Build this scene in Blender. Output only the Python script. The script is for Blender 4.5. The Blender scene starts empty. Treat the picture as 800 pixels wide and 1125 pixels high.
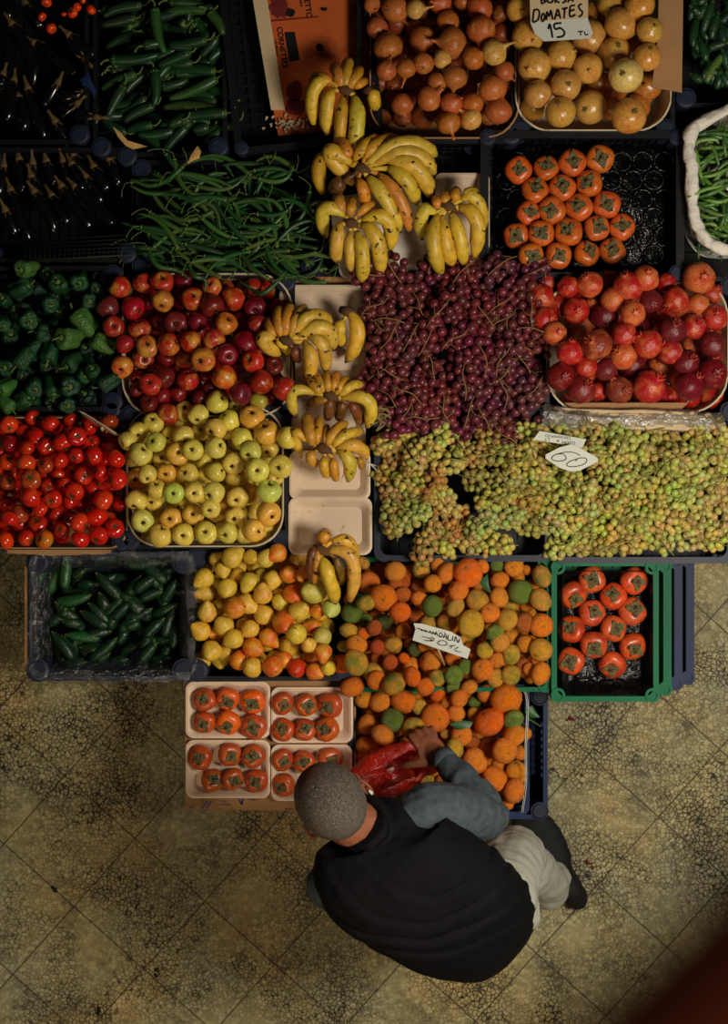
import bpy, bmesh, math, random
import numpy as np
from mathutils import Vector, Matrix, Euler, noise as mnoise
random.seed(7); np.random.seed(7)
PI = math.pi
SC = bpy.context.scene; COL = SC.collection
H = 5.0; F = 1685.0
def P(px, py, z): s = (H - z) / F; return Vector(((px - 400) * s, (562.5 - py) * s, z))
def M(npx, z): return npx * (H - z) / F
def lin(c):
    return tuple(((v/255.)/12.92 if v/255. <= .04045 else (((v/255.)+.055)/1.055)**2.4) for v in c)

# ------------------------------------------------------------------ materials
MATS = {}
def new_mat(name):
    m = bpy.data.materials.new(name); m.use_nodes = True
    nt = m.node_tree; b = nt.nodes['Principled BSDF']
    MATS[name] = m
    return m, nt, b
def N(nt, t, **k):
    n = nt.nodes.new(t)
    for a, v in k.items():
        if a.startswith('i_'): n.inputs[a[2:].replace('_', ' ')].default_value = v
        else: setattr(n, a, v)
    return n
def ramp(nt, src, stops, interp='LINEAR'):
    r = nt.nodes.new('ShaderNodeValToRGB'); r.color_ramp.interpolation = interp
    e = r.color_ramp.elements
    while len(e) < len(stops): e.new(.5)
    for i, (p, c) in enumerate(stops):
        e[i].position = p; e[i].color = (*c, 1) if len(c) == 3 else c
    nt.links.new(src, r.inputs[0]); return r
def mix(nt, fac, a, b, mode='MIX'):
    m = nt.nodes.new('ShaderNodeMix'); m.data_type = 'RGBA'; m.blend_type = mode
    for s, v in ((m.inputs[0], fac), (m.inputs[6], a), (m.inputs[7], b)):
        if hasattr(v, 'links') or isinstance(v, bpy.types.NodeSocket): nt.links.new(v, s)
        else: s.default_value = v if isinstance(v, (int, float)) else ((*v, 1) if len(v) == 3 else v)
    return m.outputs[2]
def math_(nt, op, a, b=0., clamp=False):
    m = nt.nodes.new('ShaderNodeMath'); m.operation = op; m.use_clamp = clamp
    for s, v in ((m.inputs[0], a), (m.inputs[1], b)):
        if isinstance(v, bpy.types.NodeSocket): nt.links.new(v, s)
        else: s.default_value = v
    return m.outputs[0]
def objvec(nt):
    tc = nt.nodes.new('ShaderNodeTexCoord'); oi = nt.nodes.new('ShaderNodeObjectInfo')
    sc = nt.nodes.new('ShaderNodeVectorMath'); sc.operation = 'ADD'
    cm = nt.nodes.new('ShaderNodeCombineXYZ'); r = math_(nt, 'MULTIPLY', oi.outputs['Random'], 60.)
    nt.links.new(r, cm.inputs[0]); nt.links.new(r, cm.inputs[1])
    nt.links.new(tc.outputs['Object'], sc.inputs[0]); nt.links.new(cm.outputs[0], sc.inputs[1])
    return sc.outputs[0], oi, tc
def noise(nt, vec, scale, detail=3., rough=.55, dist=0.):
    n = nt.nodes.new('ShaderNodeTexNoise'); nt.links.new(vec, n.inputs['Vector'])
    n.inputs['Scale'].default_value = scale; n.inputs['Detail'].default_value = detail
    n.inputs['Roughness'].default_value = rough; n.inputs['Distortion'].default_value = dist
    return n.outputs['Fac']
def bump(nt, b, h, strength=.2, dist=.02):
    n = nt.nodes.new('ShaderNodeBump'); n.inputs['Strength'].default_value = strength; n.inputs['Distance'].default_value = dist
    nt.links.new(h, n.inputs['Height']); nt.links.new(n.outputs[0], b.inputs['Normal'])
def fruit_mat(name, accent, nscale=1.2, rough=.35, spots=None, spot_scale=9., spot_thr=.66, bumps=(25., .15), stretch=None, spec=.5, sharp=4.):
    """base colour is the object's own colour, its alpha says how much of the accent patches the skin"""
    m, nt, b = new_mat(name)
    v, oi, tc = objvec(nt)
    if stretch:
        mp = nt.nodes.new('ShaderNodeMapping'); mp.inputs['Scale'].default_value = stretch
        nt.links.new(v, mp.inputs[0]); v = mp.outputs[0]
    n1 = noise(nt, v, nscale, 4.)
    f = math_(nt, 'ADD', n1, oi.outputs['Alpha']); f = math_(nt, 'SUBTRACT', f, .8); f = math_(nt, 'MULTIPLY', f, sharp, True)
    c = mix(nt, f, oi.outputs['Color'], lin(accent))
    n2 = noise(nt, v, nscale * 5, 3.); f2 = math_(nt, 'MULTIPLY', math_(nt, 'SUBTRACT', n2, .5), 1.1); f2 = math_(nt, 'ADD', f2, 1.)
    hs = nt.nodes.new('ShaderNodeHueSaturation'); nt.links.new(f2, hs.inputs['Value']); nt.links.new(c, hs.inputs['Color']); c = hs.outputs[0]
    if spots:
        n3 = noise(nt, v, spot_scale, 2.); f3 = math_(nt, 'MULTIPLY', math_(nt, 'SUBTRACT', n3, spot_thr), 14., True)
        c = mix(nt, f3, c, lin(spots))
    nt.links.new(c, b.inputs['Base Color']); b.inputs['Roughness'].default_value = rough
    b.inputs['Specular IOR Level'].default_value = spec
    if bumps: bump(nt, b, noise(nt, v, bumps[0], 2.), bumps[1], .05)
    return m
def plain(name, col, rough=.6, nscale=8., var=.25, bumps=None, metallic=0., spec=.4, dirt=None, dirt_thr=.55, dirt_scale=None):
    m, nt, b = new_mat(name)
    tc = nt.nodes.new('ShaderNodeTexCoord'); v = tc.outputs['Object']
    n = noise(nt, v, nscale, 4.); f = math_(nt, 'ADD', math_(nt, 'MULTIPLY', math_(nt, 'SUBTRACT', n, .5), var * 2.5), 1.)
    hs = nt.nodes.new('ShaderNodeHueSaturation'); hs.inputs['Color'].default_value = (*lin(col), 1); nt.links.new(f, hs.inputs['Value'])
    c = hs.outputs[0]
    if dirt:
        d = noise(nt, v, dirt_scale or nscale * .7, 5., .65); f3 = math_(nt, 'MULTIPLY', math_(nt, 'SUBTRACT', d, dirt_thr), 7., True)
        c = mix(nt, f3, c, lin(dirt))
    nt.links.new(c, b.inputs['Base Color'])
    b.inputs['Roughness'].default_value = rough; b.inputs['Metallic'].default_value = metallic; b.inputs['Specular IOR Level'].default_value = spec
    if bumps: bump(nt, b, noise(nt, v, bumps[0], 4.), bumps[1], bumps[2])
    return m

fruit_mat('apple_skin', (215, 165, 60), 1.1, .32, bumps=None, sharp=3.2)
fruit_mat('tomato_skin', (225, 95, 25), .9, .16, bumps=None, spec=.7)
fruit_mat('pomegranate_skin', (208, 112, 60), 1.3, .33, spots=(95, 55, 30), spot_scale=7., spot_thr=.64, bumps=(9., .15))
fruit_mat('onion_skin', (208, 148, 72), 1.1, .34, bumps=(7., .1), stretch=(2.8, 2.8, .4), spec=.35, spots=(110, 50, 24), spot_scale=5., spot_thr=.62)
fruit_mat('yellow_onion_skin', (192, 108, 44), .8, .24, bumps=(6., .08), stretch=(1.6, 1.6, .7), spec=.6, sharp=2.2, spots=(120, 66, 30), spot_scale=6., spot_thr=.7)
fruit_mat('persimmon_skin', (170, 52, 26), .9, .33, bumps=None, spots=(110, 50, 26), spot_scale=7., spot_thr=.68)
fruit_mat('mandarin_skin', (105, 128, 45), .8, .42, bumps=(16., .5), spots=(120, 80, 25), spot_scale=11., spot_thr=.72)
fruit_mat('pear_skin', (222, 100, 35), .8, .38, spots=(105, 65, 25), spot_scale=6., spot_thr=.72, bumps=(10., .15))
fruit_mat('banana_skin', (196, 146, 44), 9., .42, spots=(46, 28, 14), spot_scale=46., spot_thr=.625, bumps=None, sharp=3.)
fruit_mat('pepper_skin', (70, 105, 40), 1.0, .36, bumps=(5., .3), spec=.4)
fruit_mat('bean_skin', (120, 150, 60), 20., .35, bumps=None)
fruit_mat('cucumber_skin', (65, 95, 35), 14., .34, bumps=(130., .15), spec=.5)
fruit_mat('aubergine_skin', (20, 12, 22), 8., .16, bumps=None, spec=.7)
fruit_mat('grape_skin', (168, 138, 60), .7, .3, bumps=None, spec=.45, sharp=2.2)
plain('stem_green', (88, 112, 48), .6, 3.); plain('stem_brown', (88, 66, 38), .8, 3.)
plain('calyx_green', (45, 75, 28), .6, 3.); plain('calyx_dry', (118, 108, 66), .8, 2.5, .6, bumps=(4., .5, .1), dirt=(40, 30, 18), dirt_thr=.5, dirt_scale=3.)
plain('calyx_aubergine', (100, 78, 40), .7, 3., .5)
plain('cavity', (70, 48, 20), .9, 3.)
plain('root_tuft', (120, 95, 60), .9, 5.); plain('crown_red', (185, 70, 45), .6, 3.)
plain('vine_stalk', (150, 140, 75), .7, 60.); plain('vine_stalk_red', (135, 105, 62), .7, 60.)
plain('banana_stalk', (92, 62, 32), .8, 50., .5)
plain('crate_black', (14, 15, 19), .5, 10., .3, spec=.35, bumps=(60., .1, .01))
plain('crate_navy', (20, 29, 48), .5, 10., .3, spec=.35)
plain('crate_blue', (30, 46, 84), .5, 9., .3, spec=.2, dirt=(52, 60, 78), dirt_thr=.62, dirt_scale=20.)
plain('crate_green', (2, 104, 66), .5, 9., .25, spec=.15)
plain('cap_navy', (22, 32, 54), .6, 40., .3)
plain('black_film', (8, 8, 9), .36, 9., .3, bumps=(14., .9, .05), spec=.7)
plain('carton', (168, 126, 84), .85, 9., .2, dirt=(110, 78, 48), dirt_thr=.6)
plain('carton_white', (205, 190, 160), .8, 9., .15, dirt=(120, 95, 60), dirt_thr=.62)
plain('carton_orange', (198, 92, 34), .65, 7., .18, dirt=(120, 42, 16), dirt_thr=.58, dirt_scale=9.)
plain('foam_white', (222, 198, 170), .5, 12., .06, dirt=(120, 78, 48), dirt_thr=.63, dirt_scale=42.)
plain('foam_bright', (235, 226, 210), .5, 12., .05)
plain('card_white', (214, 218, 205), .7, 12., .05); plain('card_cream', (215, 190, 150), .7, 12., .06)
plain('ink', (12, 12, 14), .6); plain('ink_blue', (70, 62, 110), .7); plain('print_red', (110, 30, 28), .7, 30., .5)
plain('wood_stick', (190, 165, 110), .8); plain('platform_wood', (16, 14, 13), .9)
plain('rope', (135, 108, 72), .9, 80., .4); plain('leaf_dry', (205, 160, 95), .8, 30., .3)
plain('leaf_green', (30, 85, 35), .45, 20., .3)
plain('stalk_pale', (205, 182, 145), .7, 14., .25, dirt=(140, 110, 80), dirt_thr=.58, dirt_scale=30.)
plain('sack_cloth', (232, 226, 214), .85, 10., .1, dirt=(150, 105, 85), dirt_thr=.66, dirt_scale=9., bumps=(35., .5, .02))
plain('rail_paint', (120, 52, 30), .5)
plain('mesh_wire', (28, 40, 28), .6)
plain('wood_light', (165, 120, 75), .85, 20., .3)

def film(name, col, alpha, rough=.15, bs=30., bst=.8, gl=.25):
    m, nt, b = new_mat(name); nt.nodes.remove(b)
    tc = nt.nodes.new('ShaderNodeTexCoord'); n = noise(nt, tc.outputs['Object'], bs, 4., .6, 1.5)
    bp = nt.nodes.new('ShaderNodeBump'); bp.inputs['Strength'].default_value = bst; bp.inputs['Distance'].default_value = .02; nt.links.new(n, bp.inputs['Height'])
    tr = nt.nodes.new('ShaderNodeBsdfTransparent'); tr.inputs[0].default_value = (*[1-(1-v)*min(1, alpha*.7) for v in lin(col)], 1)
    df = nt.nodes.new('ShaderNodeBsdfDiffuse'); df.inputs[0].default_value = (*lin(col), 1); nt.links.new(bp.outputs[0], df.inputs['Normal'])
    tl = nt.nodes.new('ShaderNodeBsdfTranslucent'); tl.inputs[0].default_value = (*lin(col), 1)
    gs = nt.nodes.new('ShaderNodeBsdfGlossy'); gs.inputs['Roughness'].default_value = rough; nt.links.new(bp.outputs[0], gs.inputs['Normal'])
    def ms(f, a, c):
        x = nt.nodes.new('ShaderNodeMixShader')
        if isinstance(f, float): x.inputs[0].default_value = f
        else: nt.links.new(f, x.inputs[0])
        nt.links.new(a, x.inputs[1]); nt.links.new(c, x.inputs[2]); return x.outputs[0]
    body = ms(.35, df.outputs[0], tl.outputs[0]); s = ms(math_(nt, 'MULTIPLY', n, alpha*1.8, True), tr.outputs[0], body); s = ms(gl, s, gs.outputs[0])
    nt.links.new(s, nt.nodes['Material Output'].inputs[0]); return m
film('clear_film', (120, 130, 145), .06, .2, 34., 1., .16)
film('red_film', (235, 50, 26), .8, .25, 26., .9, .1)
film('milky_film', (215, 210, 200), .4, .3, 22., .9)

# floor: diagonal terrazzo tiles
def floor_mat():
    m, nt, b = new_mat('terrazzo_tiles')
    tc = nt.nodes.new('ShaderNodeTexCoord'); v0 = tc.outputs['Object']
    vo = N(nt, 'ShaderNodeTexVoronoi', feature='DISTANCE_TO_EDGE'); vo.inputs['Scale'].default_value = 72.
    wn = nt.nodes.new('ShaderNodeTexNoise'); wn.inputs['Scale'].default_value = 30.; nt.links.new(v0, wn.inputs['Vector'])
    va = nt.nodes.new('ShaderNodeVectorMath'); va.operation = 'MULTIPLY_ADD'
    nt.links.new(wn.outputs['Color'], va.inputs[0]); va.inputs[1].default_value = (.012,) * 3; nt.links.new(v0, va.inputs[2])
    nt.links.new(va.outputs[0], vo.inputs['Vector'])
    vc = N(nt, 'ShaderNodeTexVoronoi', feature='F1'); vc.inputs['Scale'].default_value = 72.; nt.links.new(va.outputs[0], vc.inputs['Vector'])
    big = noise(nt, v0, 2.1, 5., .6); med = noise(nt, v0, 7., 6., .7); fine = noise(nt, v0, 45., 4., .7); wear = noise(nt, v0, 3.3, 3., .5, .6)
    # stones
    sep = nt.nodes.new('ShaderNodeSeparateColor'); nt.links.new(vc.outputs['Color'], sep.inputs[0])
    stone = ramp(nt, sep.outputs[0], [(0, lin((132, 120, 78))), (.5, lin((168, 155, 108))), (1, lin((208, 196, 148)))]).outputs[0]
    warm = ramp(nt, big, [(.3, lin((196, 154, 88))), (.5, lin((156, 148, 104))), (.68, lin((142, 148, 128)))]).outputs[0]
    stone = mix(nt, .55, stone, warm)
    # grout between stones, worn away in places
    gw = math_(nt, 'ADD', math_(nt, 'MULTIPLY', math_(nt, 'SUBTRACT', med, .5), .28), .11)
    edge = math_(nt, 'MULTIPLY', math_(nt, 'SUBTRACT', gw, vo.outputs['Distance']), 16., True)
    edge = math_(nt, 'MULTIPLY', edge, ramp(nt, wear, [(.35, (.15,) * 3), (.6, (1, 1, 1))]).outputs[0], True)
    c = mix(nt, edge, stone, lin((34, 27, 15)))
    # dirt patches
    d = math_(nt, 'MULTIPLY', math_(nt, 'SUBTRACT', math_(nt, 'ADD', math_(nt, 'MULTIPLY', med, .6), math_(nt, 'MULTIPLY', fine, .4)), .485), 5., True)
    c = mix(nt, math_(nt, 'MULTIPLY', d, .8), c, lin((36, 31, 20)))
    # joints
    mp = nt.nodes.new('ShaderNodeMapping'); mp.vector_type = 'TEXTURE'
    o = P(225, 990, 0); mp.inputs['Location'].default_value = (o.x, o.y, 0); mp.inputs['Rotation'].default_value = (0, 0, math.radians(-41.9)); mp.inputs['Scale'].default_value = (.306, .298, 1)
    nt.links.new(v0, mp.inputs[0]); sx = nt.nodes.new('ShaderNodeSeparateXYZ'); nt.links.new(mp.outputs[0], sx.inputs[0])
    j = None
    for k in (0, 1):
        fr = math_(nt, 'FRACT', math_(nt, 'ADD', sx.outputs[k], .5)); dd = math_(nt, 'ABSOLUTE', math_(nt, 'SUBTRACT', fr, .5))
        e = math_(nt, 'MULTIPLY', math_(nt, 'SUBTRACT', .0085, dd), 300., True); j = e if j is None else math_(nt, 'MAXIMUM', j, e)
    c = mix(nt, math_(nt, 'MULTIPLY', j, .85), c, lin((40, 32, 20)))
    nt.links.new(c, b.inputs['Base Color']); b.inputs['Roughness'].default_value = .6; b.inputs['Specular IOR Level'].default_value = .3
    bump(nt, b, math_(nt, 'SUBTRACT', 1., math_(nt, 'MAXIMUM', edge, j)), .3, .002)
floor_mat()

# cloth
def cloth(name, c1, c2, scale, rough=.9, bumpscale=220., bs=.3):
    m, nt, b = new_mat(name); tc = nt.nodes.new('ShaderNodeTexCoord'); v = tc.outputs['Object']
    n = noise(nt, v, scale, 5., .6); c = ramp(nt, n, [(.3, lin(c1)), (.7, lin(c2))]).outputs[0]
    nt.links.new(c, b.inputs['Base Color']); b.inputs['Roughness'].default_value = rough; b.inputs['Specular IOR Level'].default_value = .15
    bump(nt, b, noise(nt, v, bumpscale, 3.), bs, .003); return m
cloth('vest_cloth', (8, 8, 11), (14, 14, 18), 5., .8)
cloth('sleeve_cloth', (62, 72, 78), (84, 94, 99), 45.)
cloth('trouser_cloth', (168, 170, 156), (188, 190, 176), 8.)
plain('shoe_leather', (12, 12, 13), .75, 20., .3)
cloth('skin', (126, 76, 54), (156, 98, 72), 18., .5, 90., .15)
def hair_mat():
    m, nt, b = new_mat('grey_hair'); tc = nt.nodes.new('ShaderNodeTexCoord'); v = tc.outputs['Object']
    mp = nt.nodes.new('ShaderNodeMapping'); mp.inputs['Scale'].default_value = (1, .35, 1); nt.links.new(v, mp.inputs[0])
    n = noise(nt, mp.outputs[0], 420., 4., .7); s = noise(nt, v, 26., 3.)
    c = ramp(nt, n, [(.3, lin((38, 33, 30))), (.52, lin((88, 80, 72))), (.75, lin((170, 162, 150)))]).outputs[0]
    # thinning patch on the crown shows the scalp
    sx = nt.nodes.new('ShaderNodeSeparateXYZ'); nt.links.new(v, sx.inputs[0])
    vd = nt.nodes.new('ShaderNodeVectorMath'); vd.operation = 'DISTANCE'; nt.links.new(v, vd.inputs[0]); vd.inputs[1].default_value = (.0, .035, .128)
    t = math_(nt, 'MULTIPLY', math_(nt, 'SUBTRACT', .05, math_(nt, 'ADD', vd.outputs['Value'], math_(nt, 'MULTIPLY', math_(nt, 'SUBTRACT', s, .5), .05))), 22., True)
    c = mix(nt, math_(nt, 'MULTIPLY', t, .7), c, lin((120, 52, 36)))
    nt.links.new(c, b.inputs['Base Color']); b.inputs['Roughness'].default_value = .75; b.inputs['Specular IOR Level'].default_value = .2
    bump(nt, b, n, .5, .003)
hair_mat()

# ------------------------------------------------------------------ meshes
def mk(name, V, Fc, mat, smooth=True):
    me = bpy.data.meshes.new(name); me.from_pydata([tuple(v) for v in V], [], Fc)
    me.materials.append(MATS[mat]); me.validate()
    if smooth: me.polygons.foreach_set('use_smooth', [True] * len(me.polygons))
    me.update(); return me
def tag(o, label=None, cat=None, group=None, kind=None):
    if label: o['label'] = label
    if cat: o['category'] = cat
    if group: o['group'] = group
    if kind: o['kind'] = kind
    return o
def ob(name, me, parent=None, loc=(0, 0, 0), rot=None, scale=1., color=None):
    o = bpy.data.objects.new(name, me); COL.objects.link(o)
    o.location = loc
    if rot is not None: o.rotation_euler = rot
    o.scale = (scale,) * 3 if isinstance(scale, (int, float)) else scale
    if parent is not None: o.parent = parent
    if color: o.color = color
    return o
def empty(name, loc=(0, 0, 0), rz=0.):
    o = bpy.data.objects.new(name, None); COL.objects.link(o); o.location = loc; o.rotation_euler = (0, 0, rz); o.empty_display_size = .05; return o

class MB:
    """collects pieces of one mesh"""
    def __init__(s): s.V = []; s.F = []
    def add(s, V, Fc):
        n = len(s.V); s.V += [Vector(v) for v in V]; s.F += [tuple(i + n for i in f) for f in Fc]; return s
    def box(s, a, b):
        x0, y0, z0 = a; x1, y1, z1 = b
        return s.add([(x0,y0,z0),(x1,y0,z0),(x1,y1,z0),(x0,y1,z0),(x0,y0,z1),(x1,y0,z1),(x1,y1,z1),(x0,y1,z1)],
                     [(0,3,2,1),(4,5,6,7),(0,1,5,4),(1,2,6,5),(2,3,7,6),(3,0,4,7)])
    def cyl(s, c, r, z0, z1, n=20, r1=None):
        r1 = r if r1 is None else r1
        V = [(c[0]+r*math.cos(2*PI*i/n), c[1]+r*math.sin(2*PI*i/n), z0) for i in range(n)] + [(c[0]+r1*math.cos(2*PI*i/n), c[1]+r1*math.sin(2*PI*i/n), z1) for i in range(n)]
        return s.add(V, [(i, (i+1) % n, n+(i+1) % n, n+i) for i in range(n)] + [tuple(range(n))[::-1], tuple(range(n, 2*n))])
    def tube(s, pts, rad, n=8, flat=1., cap=True, closed=False):
        pts = [Vector(p) for p in pts]; K = len(pts)
        rad = rad if hasattr(rad, '__len__') else [rad] * K
        V = []; up = None
        for i, p in enumerate(pts):
            a = pts[(i-1) % K] if closed else pts[max(i-1, 0)]; b = pts[(i+1) % K] if closed else pts[min(i+1, K-1)]
            t = (b - a); t = t.normalized() if t.length > 1e-9 else Vector((1, 0, 0))
            if up is None:
                up = Vector((0, 0, 1)) if abs(t.z) < .9 else Vector((1, 0, 0))
            u = (up - t * up.dot(t)); u = u.normalized() if u.length > 1e-6 else t.orthogonal().normalized()
            up = u; w = t.cross(u)
            for k in range(n):
                an = 2 * PI * k / n
                V.append(p + (w * math.cos(an) + u * math.sin(an) * flat) * rad[i])
        Fc = []
        for i in range(K if closed else K - 1):
            j = (i + 1) % K
            for k in range(n): Fc.append((i*n+k, i*n+(k+1) % n, j*n+(k+1) % n, j*n+k))
        if cap and not closed: Fc.append(tuple(range(n))[::-1]); Fc.append(tuple((K-1)*n+k for k in range(n)))
        return s.add(V, Fc)
    def lathe(s, prof, n=24, mod=None):
        """prof: (r, z) from bottom to top; ends with r=0 are closed to a point"""
        V = []; rings = []
        for (r, z) in prof:
            if r < 1e-6: rings.append([len(V)]); V.append(Vector((0, 0, z)))
            else:
                ring = []
                for k in range(n):
                    a = 2*PI*k/n; rr, zz = (r, z) if mod is None else mod(r, z, a)
                    ring.append(len(V)); V.append(Vector((rr*math.cos(a), rr*math.sin(a), zz)))
                rings.append(ring)
        Fc = []
        for A, B in zip(rings, rings[1:]):
            if len(A) == 1 and len(B) == 1: continue
            if len(A) == 1: Fc += [(A[0], B[(k+1) % n], B[k]) for k in range(n)]
            elif len(B) == 1: Fc += [(A[k], A[(k+1) % n], B[0]) for k in range(n)]
            else: Fc += [(A[k], A[(k+1) % n], B[(k+1) % n], B[k]) for k in range(n)]
        return s.add(V, Fc)
    def warp(s, f): s.V = [Vector(f(v)) for v in s.V]; return s
    def mesh(s, name, mat, smooth=True): return mk(name, s.V, s.F, mat, smooth)

def catmull(pts, per=6, closed=False):
    pts = [Vector(p) for p in pts]; n = len(pts); out = []
    rng = range(n if closed else n - 1)
    for i in rng:
        g = (lambda k: pts[k % n]) if closed else (lambda k: pts[min(max(k, 0), n-1)])
        p0, p1, p2, p3 = g(i-1), g(i), g(i+1), g(i+2)
        for j in range(per):
            t = j / per
            out.append(.5*((2*p1)+(p2-p0)*t+(2*p0-5*p1+4*p2-p3)*t*t+(3*p1-p0-3*p2+p3)*t*t*t))
    if not closed: out.append(pts[-1])
    return out
def rrect(x0, y0, x1, y1, r, per=6):
    pts = []
    for cx, cy, a0 in ((x1-r, y1-r, 0), (x0+r, y1-r, PI/2), (x0+r, y0+r, PI), (x1-r, y0+r, 3*PI/2)):
        for k in range(per+1): a = a0 + PI/2*k/per; pts.append((cx+r*math.cos(a), cy+r*math.sin(a)))
    return pts

def lumpy(me, amp, sc, seed=0.):
    for v in me.vertices:
        n = mnoise.noise(Vector(v.co) * sc + Vector((seed, seed*.7, 3.)))
        v.co = Vector(v.co) * (1 + amp * n)
    me.update(); return me

# --- fruit prototypes at unit radius ---
def apple_meshes(k):
    pr = [(0, -.72), (.12, -.80), (.3, -.86), (.55, -.76), (.8, -.5), (.95, -.15), (1., .18), (.94, .50), (.77, .73), (.52, .84), (.30, .83), (.17, .74), (.09, .62), (0, .55)]
    b = MB().lathe(pr, 28, lambda r, z, a: (r*(1+.02*math.cos(5*a+k)), z + (.03*math.cos(5*a) if z < -.5 else 0))).mesh('apple', 'apple_skin')
    lumpy(b, .07, 1.1, k*3.1)
    st = MB().tube([(0, 0, .45), (.02, .01, .75), (.08*k-.08, .05, 1.0)], [.045, .04, .06], 7).mesh('stem', 'stem_brown')
    cav = MB().lathe([(.19, .765), (.12, .68), (.06, .61), (0, .58)], 11, lambda r, z, a: (r*(1+.35*math.sin(3*a+k)+.2*math.sin(7*a)), z)).warp(lambda v: (v.x, v.y, v.z+.012)).mesh('stem_cavity', 'cavity')
    return b, [('stem', st), ('stem_cavity', cav)]
def star(nl, r0, r1, z0, z1, wid=.5, curl=.15, mat='calyx_green', seed=1, name='calyx'):
    rnd = random.Random(seed); mb = MB(); V = []; Fc = []
    for i in range(nl):
        a = 2*PI*i/nl + rnd.uniform(-.2, .2); L = r1*rnd.uniform(.8, 1.15)
        d = Vector((math.cos(a), math.sin(a), 0)); w = Vector((-d.y, d.x, 0))
        pts = [(0, wid*.5*r0*2, z0), (.35, wid*L*.42, z0+(z1-z0)*.15+.02), (.7, wid*L*.3, z0+(z1-z0)*.55), (1., .02, z1+rnd.uniform(0, curl))]
        n = len(V)
        for t, ww, z in pts:
            c = d*(L*t); V += [c - w*ww + Vector((0, 0, z)), c + Vector((0, 0, z+.03)), c + w*ww + Vector((0, 0, z))]
        for q in range(3):
            for s_ in (0, 1): Fc.append((n+q*3+s_, n+q*3+s_+1, n+q*3+s_+4, n+q*3+s_+3))
    # thickness: a lower copy
    n = len(V); V2 = [v - Vector((0, 0, .035)) for v in V]; F2 = [tuple(i+n for i in f[::-1]) for f in Fc]
    mb.add(V+V2, Fc+F2); return mb
def tomato_meshes(k):
    pr = [(0, -.74), (.3, -.72), (.62, -.6), (.88, -.32), (1., .0), (.95, .35), (.76, .62), (.5, .74), (.25, .72), (.08, .64), (0, .62)]
    b = MB().lathe(pr, 28, lambda r, z, a: (r*(1+.03*math.cos((4+k)*a)*(1 if z > 0 else .4)), z)).mesh('tomato', 'tomato_skin'); lumpy(b, .08, 1., k*1.7)
    c = star(6, .08, .42, .68, .80, .32, .15, seed=k).tube([(0, 0, .66), (.03, 0, .86)], [.06, .07], 6).mesh('calyx', 'calyx_green')
    return b, [('calyx', c)]
def persimmon_meshes(k):
    pr = [(0, -.68), (.35, -.66), (.7, -.5), (.93, -.22), (1., .08), (.94, .38), (.76, .58), (.5, .66), (.3, .63), (0, .55)]
    b = MB().lathe(pr, 32, lambda r, z, a: (r*(1+.035*math.cos(4*a)), z)).mesh('persimmon', 'persimmon_skin'); lumpy(b, .05, 1., k*2.3)
    c = star(4, .24, .66, .68, .76, 1.0, .2, seed=k+5).lathe([(0, .62), (.2, .70), (.19, .80), (.06, .84), (0, .83)], 10).warp(lambda v: (v.x+.05*math.sin(v.y*9+k*3), v.y+.05*math.sin(v.x*8+k), v.z+.05*math.sin(v.x*7+v.y*9+k*2))).mesh('calyx', 'calyx_dry')
    s = MB().tube([(0, 0, .78), (.02, .03, .96)], [.06, .09], 7).mesh('stalk', 'stem_brown')
    return b, [('calyx', c), ('stalk', s)]
def mandarin_meshes(k):
    fl = (.84, .78, .9)[k % 3]
    pr = [(0, -.93), (.1, -.95), (.3, -.93), (.6, -.78), (.86, -.45), (1., 0), (.9, .42), (.66, .74), (.4, .9), (.2, .93), (.1, .9), (0, .86)]
    b = MB().lathe([(r, z*fl) for r, z in pr], 28, lambda r, z, a: (r*(1+.012*math.cos(9*a)*(1 if z > .2 else .3)), z)).mesh('mandarin', 'mandarin_skin'); lumpy(b, .08, .9, k*4.1)
    c = star(5, .04, .11, .9*fl, .93*fl, .6, .03, seed=k).mesh('button', 'stem_green')
    return b, [('button', c)]
def pear_meshes(k):
    nk = (.28, .12, .4)[k % 3]
    pr = [(0, -.82), (.12, -.87), (.35, -.88), (.7, -.68), (.95, -.3), (1., .02), (.9, .4), (.68, .74), (.45, .95+nk*.3), (.27, 1.05+nk*.6), (.12, 1.1+nk*.8), (0, 1.08+nk*.8)]
    b = MB().lathe(pr, 24).mesh('pear', 'pear_skin'); lumpy(b, .07, 1., k*2.9)
    st = MB().tube([(0, 0, 1.05+nk*.75), (.03, 0, 1.3+nk*.8)], [.035, .05], 6).mesh('stem', 'stem_brown')
    e = star(5, .03, .14, 0, .03, .5, .03, seed=k).warp(lambda v: (v.x, -v.y, -.83-v.z)).mesh('blossom_end', 'cavity')
    return b, [('stem', st), ('blossom_end', e)]
def onion_meshes(k, fat=1.):
    nk = (.75, .35, .5)[k % 3]
    pr = [(0, -.84), (.14, -.86), (.4, -.8), (.75, -.55), (.97, -.15), (1., .12), (.9, .42), (.65, .68), (.38, .86), (.2, 1.0), (.12, 1.1+nk*.3), (.09, 1.1+nk*.7), (.13, 1.1+nk), (.0, 1.08+nk)]
    pr = [(r*1., z) for r, z in pr]
    def wig(v): t = max(0, v.z-1.)*.5; return (v.x+t*(.5 if k == 0 else -.4), v.y+t*.3, v.z)
    b = MB().lathe(pr, 26).warp(wig).mesh('onion', 'onion_skin'); lumpy(b, .06, 1., k*1.3)
    rnd = random.Random(k); r = MB()
    for i in range(9): a = rnd.uniform(0, 2*PI); r.tube([(0, 0, -.8), (.1*math.cos(a), .1*math.sin(a), -.9), (.2*math.cos(a), .2*math.sin(a), -.94)], [.03, .025, .01], 5)
    return b, [('root_tuft', r.mesh('root_tuft', 'root_tuft'))]
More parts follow.
